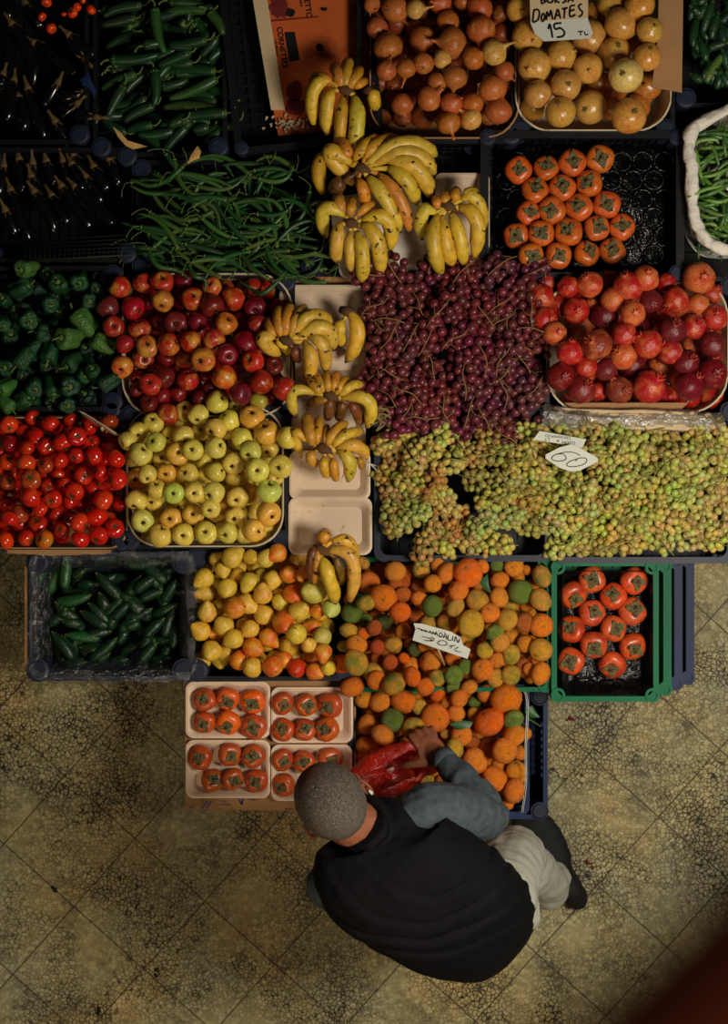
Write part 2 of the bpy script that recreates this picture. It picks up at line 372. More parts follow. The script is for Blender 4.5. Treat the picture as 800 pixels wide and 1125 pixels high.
def round_onion_meshes(k):
    nk = (.12, .05, .2)[k % 3]
    pr = [(0, -.86), (.14, -.88), (.4, -.82), (.75, -.58), (.96, -.2), (1., .08), (.92, .4), (.7, .66), (.42, .82), (.2, .88), (.1, .93), (.07, .98+nk), (.1, 1.+nk), (0, .96+nk)]
    b = MB().lathe(pr, 26).mesh('onion', 'yellow_onion_skin'); lumpy(b, .06, 1., k*1.9)
    rnd = random.Random(k); r = MB().lathe([(0, -.84), (.12, -.885), (.13, -.91), (0, -.93)][::-1], 10)
    for i in range(11): a = rnd.uniform(0, 2*PI); r.tube([(0, 0, -.86), (.1*math.cos(a), .1*math.sin(a), -.93), (.2*math.cos(a), .2*math.sin(a), -.95)], [.03, .025, .01], 5)
    return b, [('root_tuft', r.mesh('root_tuft', 'root_tuft'))]
def pomegranate_meshes(k):
    pr = [(0, -.88), (.3, -.86), (.65, -.7), (.9, -.4), (1., 0), (.95, .35), (.78, .64), (.52, .83), (.3, .92), (.2, 1.0), (.22, 1.1), (.12, 1.04), (0, .98)]
    b = MB().lathe(pr, 30, lambda r, z, a: (r*(1+.025*math.cos(6*a+k)), z)).mesh('pomegranate', 'pomegranate_skin'); lumpy(b, .08, 1.2, k*2.1)
    c = MB()
    for i in range(6):
        a = 2*PI*i/6; d = Vector((math.cos(a), math.sin(a), 0)); w = Vector((-d.y, d.x, 0))*.09
        c.add([d*.17-w+Vector((0,0,1.)), d*.17+w+Vector((0,0,1.)), d*.33+Vector((0,0,1.27)), d*.22-w+Vector((0,0,.98)), d*.22+w+Vector((0,0,.98))], [(0,1,2), (3,2,4), (0,2,3), (1,4,2)])
    return b, [('crown', c.mesh('crown', 'crown_red'))]
def bell_meshes(k):
    nl = 3 + k % 2
    pr = [(0, -1.1), (.2, -1.2), (.45, -1.24), (.7, -1.1), (.84, -.65), (.9, 0), (.97, .5), (.9, .85), (.7, 1.02), (.42, 1.0), (.2, .86), (0, .82)]
    b = MB().lathe(pr, 40, lambda r, z, a: (r*(1-.16*abs(math.cos(nl*a/2.))**6 - (.06*math.cos(nl*a) if z < -.4 else 0)), z + (.12*math.cos(nl*a) if z < -.8 else 0))).mesh('bell_pepper', 'pepper_skin'); lumpy(b, .12, .9, k*3.3)
    st = MB().lathe([(0, .84), (.3, .92), (.26, 1.0), (.1, 1.04)], 12).tube([(0, 0, .9), (.03, 0, 1.3), (.2, .05, 1.62), (.3, .05, 1.7)], [.1, .07, .075, .09], 7).mesh('stem', 'stem_green')
    return b, [('stem', st)]
KINDS = {n: [f(k) for k in range(3)] for n, f in dict(apple=apple_meshes, tomato=tomato_meshes, persimmon=persimmon_meshes, mandarin=mandarin_meshes,
         pear=pear_meshes, onion=onion_meshes, round_onion=round_onion_meshes, pomegranate=pomegranate_meshes, bell_pepper=bell_meshes).items()}
SIDE = dict(stem_brown=1)

ORD = ['first','second','third','fourth','fifth','sixth','seventh','eighth','ninth','tenth','eleventh','twelfth','thirteenth','fourteenth','fifteenth','sixteenth','seventeenth','eighteenth','nineteenth','twentieth'] 
ORD += ['twenty-' + x for x in ORD[:9]] + ['thirtieth'] + ['thirty-' + x for x in ORD[:9]]
def rowlabels(pts, rowh):
    """for pixel positions give (row, place) words"""
    y0 = min(p[1] for p in pts); rows = {}
    for i, p in enumerate(pts): rows.setdefault(int((p[1]-y0+rowh*.3)/rowh), []).append(i)
    out = [None]*len(pts); ks = sorted(rows)
    for ri, k in enumerate(ks):
        for ci, i in enumerate(sorted(rows[k], key=lambda i: pts[i][0])):
            col = 'leftmost' if ci == 0 else 'rightmost' if ci == len(rows[k])-1 else ORD[ci] + ' from left'
            row = 'top row' if ri == 0 else 'bottom row' if ri == len(ks)-1 else ORD[ri] + ' row down'
            out[i] = (row, col)
    return out

def spawn(kind, name, var, loc, rot, r, color, parts=True, sub=None):
    b, ch = KINDS[kind][var % 3]
    o = ob(name, b, None, loc, rot, r, color)
    if parts:
        for n, me in ch: ob(n, me, o)
    return o

def parse(s, x0, y0, sc):
    out = []
    for t in s.replace('\n', ';').split(';'):
        t = t.split()
        if len(t) < 3: continue
        out.append((x0 + float(t[0])/sc, y0 + float(t[1])/sc, float(t[2])/sc, t[3] if len(t) > 3 else ''))
    return out

def up_rot(tilt, az, spin):
    return (Matrix.Rotation(az, 3, 'Z') @ Matrix.Rotation(tilt, 3, 'Y') @ Matrix.Rotation(spin, 3, 'Z')).to_euler()

def pile(kind, name, items, zb, colfn, tiltfn, descfn, where, cat, group, rowh, zcap=1.9, rs=1.0, zfn=None, tight=.72, hf=.85):
    """items: px, py, rpx, flags. Flags with 'l' lie one layer deeper. Fruit rest on one another."""
    items = sorted(items, key=lambda t: 0 if 'l' in t[3] else 1)
    done = []; objs = []
    labs = rowlabels(items, rowh)
    for i, (px, py, rp, fl) in enumerate(items):
        z0 = zb + (zfn(px, py) if zfn else 0)
        rp *= 1.06; r = M(rp, z0) * rs
        z = z0 - (r*1.45 if 'l' in fl else 0)
        w = P(px, py, z0)
        for (q, rq, zq) in done:
            d = math.hypot(q.x-w.x, q.y-w.y); s = (r+rq)*.97
            if d < s: z = max(z, zq + math.sqrt(s*s-d*d)*tight*hf)
        z = min(z, z0 + zcap*r)
        w = P(px, py, z); r = M(rp, z)*rs
        done.append((w, r, z))
        rnd = random.Random(i*31+int(px))
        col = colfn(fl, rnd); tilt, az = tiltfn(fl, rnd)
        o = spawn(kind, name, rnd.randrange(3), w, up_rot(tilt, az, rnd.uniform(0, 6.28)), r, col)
        row, c = labs[i]
        tag(o, f"{descfn(fl, rnd, rp)}, {c}, {row} {where}", cat, group)
        objs.append(o)
    return objs, done

def underlayer(kind, name, items, rect, zb, rp, colfn, label, cat, group, n_max=110):
    """the fruit one can glimpse in the gaps below the top ones"""
    x0, y0, x1, y1 = rect; k = 0; rnd = random.Random(len(items)*7)
    y = y0 + rp; row = 0
    while y < y1 - rp*.5:
        x = x0 + rp + (rp if row % 2 else 0)
        while x < x1 - rp*.5:
            px, py = x + rnd.uniform(-2, 2), y + rnd.uniform(-2, 2); free = 0
            for a in range(24):
                ra = rp*math.sqrt((a+.5)/24); an = a*2.399
                sx, sy = px+ra*math.cos(an), py+ra*math.sin(an)
                if all((sx-t[0])**2+(sy-t[1])**2 > (t[2]*.97)**2 for t in items): free += 1
            if free >= 3 and k < n_max:
                r = M(rp, zb)
                o = spawn(kind, name, k, P(px, py, zb), up_rot(rnd.uniform(0, 1.3), rnd.uniform(0, 6.28), 0), r, colfn('l', rnd), parts=False)
                tag(o, label, cat, group); k += 1
            x += rp*1.95
        y += rp*1.7; row += 1

# ------------------------------------------------------------------ setting: floor
fl = MB().box((-3.2, -3.2, -.05), (3.2, 3.2, 0)).mesh('floor', 'terrazzo_tiles', False)
tag(ob('floor', fl), kind='structure')

# ------------------------------------------------------------------ crates
def crate(rect, zr, depth, mat, label, rot=0., capmat='cap_navy', group='plastic produce crates', wall=5, caps=True, capr=11, hole=False, slots=True, taper=.97, capz=.004):
    """rect in photo pixels at the height of the rim"""
    x0, y0, x1, y1 = rect; c = P((x0+x1)/2, (y0+y1)/2, zr); w = M(x1-x0, zr)/2; h = M(y1-y0, zr)/2; t = M(wall, zr)
    root = empty('crate', (c.x, c.y, zr-depth), rot)
    tag(root, label, 'crate', group)
    D = depth
    b = MB()
    # rim: rounded frame with a lip
    for (ww, hh, za, zb_, tt) in ((w, h, D-.018, D, t), (w-.004, h-.004, D*.45, D*.45+.012, t*.6), (w-.004, h-.004, .0, .02, t*.7)):
        o = rrect(-ww, -hh, ww, hh, .03, 5); i = rrect(-ww+tt, -hh+tt, ww-tt, hh-tt, .025, 5); n = len(o)
        V = [(*p, za) for p in o] + [(*p, zb_) for p in o] + [(*p, zb_) for p in i] + [(*p, za) for p in i]
        Fc = []
        for k in range(n):
            j = (k+1) % n
            for q in range(4): r_ = (q+1) % 4; Fc.append((q*n+k, q*n+j, r_*n+j, r_*n+k))
        b.add(V, Fc)
    frame = b.mesh('rim', mat, False)
    ob('rim', frame, root)
    # four walls of upright bars and mid panels
    for nm, A, B in (('wall', (-w, -h), (w, -h)), ('wall', (w, -h), (w, h)), ('wall', (w, h), (-w, h)), ('wall', (-w, h), (-w, -h))):
        A = Vector(A); B = Vector(B); L = (B-A).length; d = (B-A)/L; nrm = Vector((-d.y, d.x)); wb = MB(); nb = max(5, int(L/.022))
        def bar(u0, u1, za, zc, th):
            p = [A+d*u0+nrm*.003, A+d*u1+nrm*.003, A+d*u1+nrm*(.003+th), A+d*u0+nrm*(.003+th)]
            wb.add([(*q, za) for q in p]+[(*q, zc) for q in p], [(0,3,2,1),(4,5,6,7),(0,1,5,4),(1,2,6,5),(2,3,7,6),(3,0,4,7)])
        if slots:
            for k in range(1, nb): bar(L*k/nb-.003, L*k/nb+.003, .015, D-.015, .008)
            bar(.02, L*.28, .015, D-.015, .004); bar(L*.72, L-.02, .015, D-.015, .004); bar(L*.28, L*.72, .02, D*.3, .004); bar(L*.28, L*.72, D*.62, D-.02, .004)
        else: bar(.02, L-.02, .01, D-.01, .006)
        ob('wall', wb.mesh('crate_wall', mat, False), root)
    g = MB()
    for k in range(int(2*w/.03)): x = -w+.02+k*.03; g.box((x, -h+.01, .002), (x+.012, h-.01, .010))
    for k in range(int(2*h/.03)): y = -h+.02+k*.03; g.box((-w+.01, y, .0), (w-.01, y+.012, .008))
    g.box((-w+.008, -h+.008, -.003), (w-.008, h-.008, .001))
    ob('bottom', g.mesh('crate_bottom', mat, False), root)
    if caps:
        r = M(capr, zr)
        for sx in (-1, 1):
            for sy in (-1, 1):
                cb = MB()
                cx, cy = sx*(w-r*.9), sy*(h-r*.9)
                if hole:
                    n = 20; V = []
                    for rr, zz in ((r, D-.05), (r, D+capz), (r*.62, D+capz), (r*.6, D-.05)): V += [(cx+rr*math.cos(2*PI*k/n), cy+rr*math.sin(2*PI*k/n), zz) for k in range(n)]
                    cb.add(V, [(q*n+k, q*n+(k+1) % n, (q+1)*n+(k+1) % n, (q+1)*n+k) for q in range(3) for k in range(n)])
                    ob('corner_socket', cb.mesh('corner_socket', mat, False), root)
                else:
                    cb.cyl((cx, cy), r, D-.06, D+capz, 20); cb.cyl((cx, cy), r*.9, D+capz, D+capz+.003, 20, r*.7)
                    cb.cyl((cx-r*.3, cy), r*.14, D+capz+.003, D+capz+.005, 8)
                    ob('corner_cap', cb.mesh('corner_cap', capmat, False), root)
    return root

def liner(rect, zr, depth, cr, mat, label, cat='liner', name='box_liner', th=.004, flare=.0, bottom=True):
    x0, y0, x1, y1 = rect; c = P((x0+x1)/2, (y0+y1)/2, zr); w = M(x1-x0, zr)/2; h = M(y1-y0, zr)/2; r = M(cr, zr)
    o_ = rrect(-w, -h, w, h, r, 8); i_ = rrect(-w+th, -h+th, w-th, h-th, r, 8); n = len(o_)
    k = .94
    V = [(p[0]*k, p[1]*k, 0) for p in o_] + [(*p, depth) for p in o_] + [(*p, depth) for p in i_] + [(p[0]*k, p[1]*k, .004) for p in i_]
    rnd = random.Random(int(x0))
    for q in (1, 2):
        for a in range(n): p = V[q*n+a]; V[q*n+a] = (p[0], p[1], p[2]+.004*math.sin(a*1.7+x0))
    Fc = [(q*n+a, q*n+(a+1) % n, (q+1)*n+(a+1) % n, (q+1)*n+a) for q in range(3) for a in range(n)]
    Fc.append(tuple(range(3*n, 4*n))); Fc.append(tuple(range(n))[::-1])
    o = ob(name, mk(name, V, Fc, mat, False), None, (c.x, c.y, zr-depth)); tag(o, label, cat); return o

ZR = .50
# platform under the back rows
for nm, (x0, y0, x1, y1), zt, lb in (('display_platform', (-40, -60, 850, 590), .31, 'dark platform carrying the back rows of crates, glimpsed in their gaps'),):
    a = P(x0, y1, ZR); b = P(x1, y0, ZR)
    m = MB().box((a.x, a.y, 0), (b.x, b.y, zt-.02))
    for k in range(14):
        yy = a.y + (b.y-a.y)*k/14; m.box((a.x, yy+.003, zt-.02), (b.x, yy+(b.y-a.y)/14-.003, zt))
    tag(ob(nm, m.mesh(nm, 'platform_wood', False)), lb, 'platform')

cr = [
 ((-60, -40, 98, 158), 'crate_black', 'black crate full of large aubergines in the top left corner'),
 ((-20, 162, 150, 288), 'crate_black', 'black crate of slender aubergines below the top left crate'),
 ((102, -40, 250, 172), 'crate_black', 'black crate of thick green peppers, second from left at the top'),
 ((146, 176, 352, 302), 'crate_black', 'black crate heaped with thin green chillies left of the banana hands'),
 ((392, -50, 572, 158), 'crate_black', 'black crate holding the carton of brown onions'),
 ((562, -50, 742, 152), 'crate_black', 'black crate holding the carton of yellow onions under the price card'),
 ((744, -50, 860, 118), 'crate_black', 'black crate of dark cucumbers in the top right corner'),
 ((-60, 292, 134, 452), 'crate_black', 'black crate of green bell peppers at the left edge'),
 ((112, 300, 324, 460), 'crate_black', 'black crate of red apples above the yellow apples'),
 ((-60, 456, 144, 604), 'crate_black', 'black crate of tomatoes at the left edge'),
 ((134, 446, 318, 603), 'crate_black', 'black crate of yellow apples below the red apples'),
 ((402, 300, 604, 468), 'crate_black', 'black crate of dark red grapes in the middle'),
 ((576, 304, 812, 462), 'crate_black', 'black crate of pomegranates at the right edge'),
]
for rc, mt, lb in cr: crate(rc, ZR-.01, .17, mt, lb)
crate((411, 470, 606, 617), ZR, .17, 'crate_navy', 'dark blue crate of green grapes above the mandarins', caps=False, wall=7)
crate((608, 470, 806, 619), ZR, .17, 'crate_navy', 'dark blue crate of green grapes at the right edge', caps=False, wall=7)
crate((528, 143, 752, 308), ZR+.0, .12, 'crate_black', 'black crate half filled with persimmons, moulded insert showing', wall=9, capr=9, slots=False)
crate((247, -60, 412, 163), ZR, .13, 'crate_black', 'black crate with an orange carton inside, top, tilted', rot=math.radians(6), wall=8, slots=False, capr=8)
crate((308, 300, 412, 606), ZR-.06, .12, 'crate_black', 'long dark crate under the foam trays and banana hands', wall=4, caps=False)
crate((336, 150, 530, 306), ZR-.07, .12, 'crate_black', 'dark crate under the top banana hands', wall=4)
# front crates
crate((30, 606, 214, 748), .44, .2, 'crate_navy', 'navy crate of cucumbers wrapped in clear plastic', capr=13)
crate((206, 602, 388, 748), .44, .18, 'crate_black', 'black crate of small yellow pears', capr=12)
crate((382, 612, 606, 760), .44, .18, 'crate_green', 'green crate of mandarins with the price card', capr=8, hole=True)
crate((384, 752, 582, 897), .40, .18, 'crate_blue', 'blue crate of mandarins the man reaches into', capr=9, caps=False)
crate((404, 756, 602, 900), .21, .19, 'crate_blue', 'lower blue crate showing right of the mandarins, by the shoe', capr=10)
for k, (rc, zr, mt, lb) in enumerate((((606, 616, 724, 771), .46, 'crate_green', 'green crate of persimmons at the front right, topmost of its stack'),
    ((620, 614, 738, 764), .34, 'crate_green', 'second green crate down, under the crate of persimmons'),
    ((634, 610, 750, 758), .22, 'crate_blue', 'upper blue crate in the stack under the green crates'),
    ((644, 608, 763, 752), .11, 'crate_blue', 'lowest blue crate in the stack under the green crates'))):
    crate(rc, zr, .115, mt, lb, capr=8, hole=True, wall=6 if k == 0 else 9)
# supports below the front crates
for (x0, y0, x1, y1), z, zt, lb in (((36, 612, 208, 742), .44, .235, 'dark block under the cucumber crate'), ((214, 608, 604, 744), .44, .255, 'dark block under the pear and mandarin crates'), ((212, 757, 384, 880), .38, .37, 'dark block under the carton sheet of persimmon trays')):
    a = P(x0, y1, z); b = P(x1, y0, z); m = MB()
    n = 4
    for k in range(n): m.box((a.x, a.y, zt*k/n+.002), (b.x, b.y, zt*(k+1)/n-.004 if k < n-1 else zt))
    tag(ob('support_block', m.mesh('support_block', 'platform_wood', False)), lb, 'block')

# liners / cartons
liner((406, -60, 571, 152), ZR+.005, .12, 38, 'carton', 'brown carton with rounded front corners holding the small brown onions', 'box', 'carton')
liner((566, -60, 738, 144), ZR+.005, .12, 38, 'carton_white', 'pale carton with rounded front corners holding the big yellow onions', 'box', 'carton')
liner((134, 300, 322, 458), ZR+.0, .12, 40, 'carton_white', 'thin pale liner around the red apples', 'liner')
liner((139, 446, 312, 601), ZR+.0, .12, 36, 'carton_white', 'thin pale liner around the yellow apples', 'liner')
liner((600, 305, 801, 454), ZR+.005, .12, 44, 'carton_white', 'white carton with rounded corners holding the pomegranates', 'box', 'carton')
liner((-60, 458, 140, 603), ZR-.005, .12, 20, 'carton', 'brown carton holding the tomatoes', 'box', 'carton')

def slab(pts, th, mat, name, label, cat, bend=None, parent=None, sub=1):
    """a thin sheet cut to an outline; pts are 3D"""
    n = len(pts); V = [Vector(p) for p in pts]; nr = (V[1]-V[0]).cross(V[2]-V[1]).normalized()
    if nr.z < 0: nr = -nr
    W = [v + nr*th for v in V]
    Fc = [tuple(range(n)), tuple(range(n, 2*n))[::-1]] + [(k, k+n, (k+1) % n+n, (k+1) % n) for k in range(n)]
    me = mk(name, V+W, Fc, mat, False)
    bm = bmesh.new(); bm.from_mesh(me); bmesh.ops.recalc_face_normals(bm, faces=bm.faces); bm.to_mesh(me); bm.free()
    o = ob(name, me, parent)
    if label: tag(o, label, cat)
    return o
slab([P(620, 442, ZR+.012), P(756, 442, ZR+.012), P(742, 455, ZR-.01), P(660, 458, ZR-.01), P(640, 455, ZR-.01)], .004, 'carton', 'carton_flap', 'bare brown carton flap along the front of the pomegranates', 'cardboard')
slab([P(725, -40, ZR+.09), P(751, -40, ZR+.09), P(749, 102, ZR+.07), P(716, 96, ZR+.055), P(722, 50, ZR+.07)], .004, 'carton', 'carton_flap', 'brown cardboard flap standing right of the yellow onions', 'cardboard')

# orange printed carton
cz = ZR-.075
oc = slab([P(273, -30, cz), P(405, -30, cz), P(404, 60, cz), P(412, 140, cz), P(306, 150, cz), P(300, 118, cz)], .012, 'carton_orange', 'printed_carton', 'orange printed carton lying in the black tilted crate', 'box')
slab([P(273, -30, cz+.013), P(289, -30, cz+.013), P(313, 121, cz+.013), P(298, 121, cz+.013)], .003, 'card_cream', 'side_strip', None, None, parent=oc)
slab([P(293, 22.5, cz+.013), P(350, 18, cz+.013), P(350, 19.2, cz+.013), P(293, 24.2, cz+.013)], .001, 'print_red', 'seam', None, None, parent=oc)
slab([P(313, 36, cz+.013), P(324, 35.5, cz+.013), P(329.5, 66, cz+.013), P(318, 68, cz+.013)], .002, 'ink', 'printed_block', None, None, parent=oc)
def blob(px, py, rx, ry, z, mat, name, parent, seed):
    rnd = random.Random(seed); pts = [P(px+rx*math.cos(a*PI/9)*rnd.uniform(.8, 1.15), py+ry*math.sin(a*PI/9)*rnd.uniform(.8, 1.15), z) for a in range(18)]
    slab(pts, .001, mat, name, None, None, parent=parent)
blob(307, 8, 11, 13, cz+.013, 'print_red', 'printed_fruit', oc, 1); blob(319, 14, 5, 5, cz+.0135, 'ink', 'printed_dot', oc, 2)
blob(324, 101, 9, 11, cz+.013, 'print_red', 'printed_fruit', oc, 3); blob(325, 118, 11, 10, cz+.013, 'print_red', 'printed_fruit', oc, 4)
blob(351, 52, 4, 4, cz+.013, 'ink', 'stain', oc, 5); blob(356, 10, 4, 2, cz+.013, 'ink', 'stain', oc, 6)
def text(body, px, py, z, size_px, ang, mat, name, parent, sx=1., bold=0., wob=0.):
    cu = bpy.data.curves.new(name, 'FONT'); cu.body = body; cu.size = M(size_px, z)*1.4; cu.align_x = 'CENTER'; cu.align_y = 'CENTER'; cu.extrude = .0004; cu.offset = bold*M(1, z); cu.materials.append(MATS[mat])
    t = bpy.data.objects.new(name+'_tmp', cu); COL.objects.link(t)
    dg = bpy.context.evaluated_depsgraph_get(); me = bpy.data.meshes.new_from_object(t.evaluated_get(dg)); bpy.data.objects.remove(t)
    for v in me.vertices: v.co.y += wob*math.sin(v.co.x*130)*.002
    o = ob(name, me, parent, P(px, py, z), (0, 0, math.radians(ang)), (sx, 1, 1)); return o
text('CORNETTO', 310, 52, cz+.0135, 6.2, -82, 'ink', 'lettering', oc, .95, .15)
text('CROISSANTS', 304, 53, cz+.0135, 2.6, -82, 'ink', 'small_lettering', oc, .9)
text('CORNETTO', 337, -2, cz+.0135, 6.2, -82, 'ink', 'lettering', oc, .95, .15)
text('CROISSANTS', 330, -2, cz+.0135, 2.6, -82, 'ink', 'small_lettering', oc, .9)
rnd = random.Random(3)
rub = MB()
for k in range(60):
    a = P(rnd.gauss(318, 14), rnd.gauss(136, 3.5), cz+.015); rub.tube([a, a+Vector((rnd.uniform(-.012, .012), rnd.uniform(-.012, .012), .006))], [.002, .005], 5, .3)
tag(ob('plant_debris', rub.mesh('plant_debris', 'stalk_pale')), 'pale crumbs of dried leaf and stalk in front corner of the orange carton crate', 'debris', kind='stuff')

# ------------------------------------------------------------------ DATA of the fruit
J = lambda rnd, c, d=14: tuple(max(0, min(255, v + rnd.uniform(-d, d))) for v in c)
onA = parse("""640 60 38 l;185 105 45 l;262 130 40 l;645 145 40 l;225 235 35 l;175 372 42 l;262 378 44 l;535 328 38 l;500 385 40 l;300 510 55 l;575 290 38 l;590 510 40 l
75 18 36;175 40 58;265 40 42 y;375 8 50;470 5 38;548 35 55;98 125 46;145 205 62;300 175 60 n;410 92 48;430 190 66 n;555 130 62 n;610 232 56 y;520 257 48;385 262 42 y;300 280 46;225 300 43
138 312 44;362 360 42 n;440 340 52 n;655 315 46;605 390 60 n;325 435 52;208 458 50 n;425 457 48;518 455 48 n;632 490 58;412 540 50;512 525 48 y;120 -60 50;250 -50 50;400 -70 50;560 -50 50""", 390, 0, 4.)
onB = parse("""330 50 45 l;470 155 30 l;390 310 56 l;515 300 52 l;65 35 45;95 130 55;120 232 57;130 330 48;215 195 52;210 392 52;230 300 52;310 130 60;308 240 50;315 378 56;390 15 48;402 185 55;425 85 58;490 20 52;525 108 45;515 200 48;440 265 58 h;452 407 60""", 550, 0, 3.2)
pers = parse("142 162 41;228 157 38;310 140 42;397 127 43;194 228 41;279 220 41;365 205 41;172 298 37;247 290 42;333 281 42;419 271 42;134 368 39;213 362 40;300 357 43;387 345 39;466 342 40;181 432 40;266 432 40;354 425 40;436 417 40", 520, 130, 2.857)
pom = parse("""105 110 38 l;155 190 42 l;280 185 25 ly;237 272 46 ly;505 255 38 l;563 235 45 l;628 225 30 ly;740 150 38 l;660 340 32 ly;435 420 48 ld;540 420 42 ly;345 100 40 ld;303 520 32 l;560 380 40 ld;470 280 40 ld;700 420 45 ld;330 235 48 d
82 163 52;190 122 40;273 115 48 y;220 215 48;100 247 46;137 300 43 y;360 170 47 y;422 120 54;488 90 47 y;562 108 36;505 178 42 d;437 225 46 y;600 172 48;687 90 60 y;685 190 42 y;750 240 48;668 275 45;588 290 50 d;403 305 46;495 342 53;298 345 58 b;195 375 49;740 345 50 d;580 372 46;400 388 48 y;257 430 44;640 410 48 d;332 437 42 d;740 455 56 d;160 465 52 d;650 502 55 d;500 503 62;238 515 52 d;384 515 50 b""", 570, 280, 3.478)
app = parse("""390 260 50 ld;480 400 60 ld;355 650 72 lm;515 650 60 ld;640 665 68 lm;320 780 50 l;315 860 50 ld;600 890 60 ld;490 910 60 ld;400 960 60 ld;635 110 65 ld;630 260 60 ld
203 162 75 m;355 130 68 m;490 130 75 m;495 248 72 y;120 300 75 d;283 300 78;700 245 75 m;155 430 72;585 405 80 d;725 395 65 d;335 460 75 m;230 545 62;390 570 74 y;530 555 76 m;685 530 72 m;215 700 74 y;500 775 72 d;410 830 72 m;668 800 72 m;525 1030 76 m""", 100, 290, 6.25)
app += parse("""430 160 60 l;565 700 65 ld;320 700 60 ld;95 755 55 ld;130 860 60 ld;60 920 55 ld;460 950 65 lg;310 980 50 lg;340 390 60 ld;350 620 50 ld;148 160 64 y
295 235 78 m;145 285 80 d;440 300 75 d;235 415 75 y;455 415 70;155 510 72 m;380 535 80 d;90 655 80 y;245 620 70 d;430 670 72 m;230 780 80 y;485 815 80;640 850 78 m;335 890 75 d""", 210, 290, 6.25)
tom = parse("""190 100 45 l;410 110 45 l;140 180 45 l;640 270 40 l;545 240 40 l;430 415 45 l;280 500 45 l;550 510 50 l;110 560 40 l;410 590 45 l;705 610 50 l;330 660 45 l;225 730 60 l;640 700 45 l;480 250 40 l;340 430 40 l
52 138 53 o;297 142 55;527 145 55;640 125 52 b;60 250 52 d;203 218 60;270 270 50;155 280 50;365 240 58;450 210 55;0 300 20;45 360 50 o;0 410 20;155 370 55 o;270 380 48 b;358 355 47;450 320 45;555 320 55;675 345 55;180 465 60 b;45 480 45 b;490 438 55;588 420 45;690 460 62;375 490 38;175 568 62;312 575 52;438 532 55;600 583 62 o;230 635 48;120 665 55 b;60 690 50;570 690 62;462 712 58 o;365 760 45;672 750 55;150 805 48;580 790 55;470 810 55;265 815 55 y;35 818 52 o""", 0, 440, 5.333)
yap = parse("""95 320 35 l;315 125 42 l;255 215 35 l;382 205 38 l;672 275 38 l;395 330 35 l;220 315 38 l;120 405 45 lo;400 395 35 l;528 400 45 l;600 465 40 lo;185 500 38 l;485 520 35 lo;310 515 35 l;205 590 30 l;500 210 30 l;690 400 35 l
185 173 42;120 205 40;78 243 37;130 305 47;198 253 40 g;375 133 43;450 85 45;505 163 45;600 150 50 o;310 223 44;450 195 44;555 235 45;660 215 50 o;285 300 46 o;355 283 43;443 275 43;595 288 43 g;745 232 45;520 337 45;622 367 48;722 352 48;240 382 41 o;160 382 38;333 385 43;443 378 40;200 450 38;273 465 43 g;358 460 42;440 460 45;668 460 50 g;540 482 45;115 490 44;427 525 40;665 548 50 o;530 570 45;352 552 44 o;262 570 44 o;138 578 46 g;215 645 48;313 637 46;408 632 46;500 628 42;602 618 48 o""", 120, 420, 3.81)
pea = parse("""245 170 38 l;350 165 30 l;105 245 43 l;425 250 35 l;160 310 35 l;430 285 38 l;575 395 35 lo;150 420 35 lo;185 505 38 l;470 478 45 l;450 540 38 lo;570 540 30 lo;270 390 34 l;460 110 34 lo
155 95 36;178 140 36;218 92 46 t;302 88 33;365 98 38;422 70 40 o;512 95 40;98 180 43;298 195 42;400 182 40;470 162 40 o;540 165 38 o;198 222 43;283 292 45;232 312 45 o;355 255 42;487 250 42 o;580 238 54 g;110 332 42;360 342 43 t;515 325 45;185 390 43;445 375 45 o;595 325 33 o;655 312 41 g;83 415 42;300 402 40;380 440 42 o;502 425 45;228 447 42;130 500 45;310 485 43 o;615 438 42 g;558 475 33;620 505 38 o;248 545 40 o;310 572 44;398 568 45 o;505 575 42 r;580 590 38 o;643 575 33""", 200, 590, 4.)
man = parse("""300 100 60 ld;505 110 50 lo;440 170 60 ld;400 200 50 ld;710 235 50 ld;555 210 50 ld;540 405 55 ld;330 455 58 lk;190 440 45 lg;620 470 60 lm;210 620 40 lo;540 640 55 lk;590 620 40 lo;270 695 40 ld;500 745 55 lo;250 800 72 lm;445 265 55 d;560 295 55 o;105 385 72 k
175 50 45 m;215 180 68 o;395 110 65 o;570 92 60 m;685 60 50 o;750 122 70 o;650 190 55 o;790 235 35 o;315 285 82 O;200 320 60 m;645 345 68 k;430 385 65 O;745 455 62 m;85 510 58 m;180 533 38 O;255 490 50 d;440 508 50 o;380 600 58 m;275 620 48 d;45 615 38 m;135 605 62 o;30 735 60 O;130 725 82 m;455 695 38 O;362 722 50 d;635 720 72 o;270 845 60 O;385 870 78 m;510 820 63 O;600 890 58 O;680 830 52 m;105 890 75 O""", 370, 610, 6.154)
man += parse("""545 100 35 lo;245 210 68 lo;485 145 50 lo;490 335 38 lo;430 350 45 lm;545 345 40 lo;150 555 40 lm;105 570 30 lm;240 525 38 lo;440 540 55 lo
150 120 88 O;85 238 63 o;65 350 62 m;245 75 45 o;345 65 45 g;460 80 62 o;648 142 72 m;365 170 58 o;360 285 65 o;210 305 70 m;505 250 76 k;640 300 76 m;295 390 62 o;170 465 86 m;415 435 68 m;535 455 60 d;645 475 72 o;330 520 57 g;365 590 60 m;535 600 55 o;640 640 74 m;170 640 52 o;262 645 53 m;437 670 62 m;345 710 55 o;245 773 68 o;45 700 48 o;520 760 60 d;560 770 40 o;640 800 72 o;335 830 58 m;435 810 62 m;130 755 48 g;50 810 60 g""", 490, 610, 6.154)
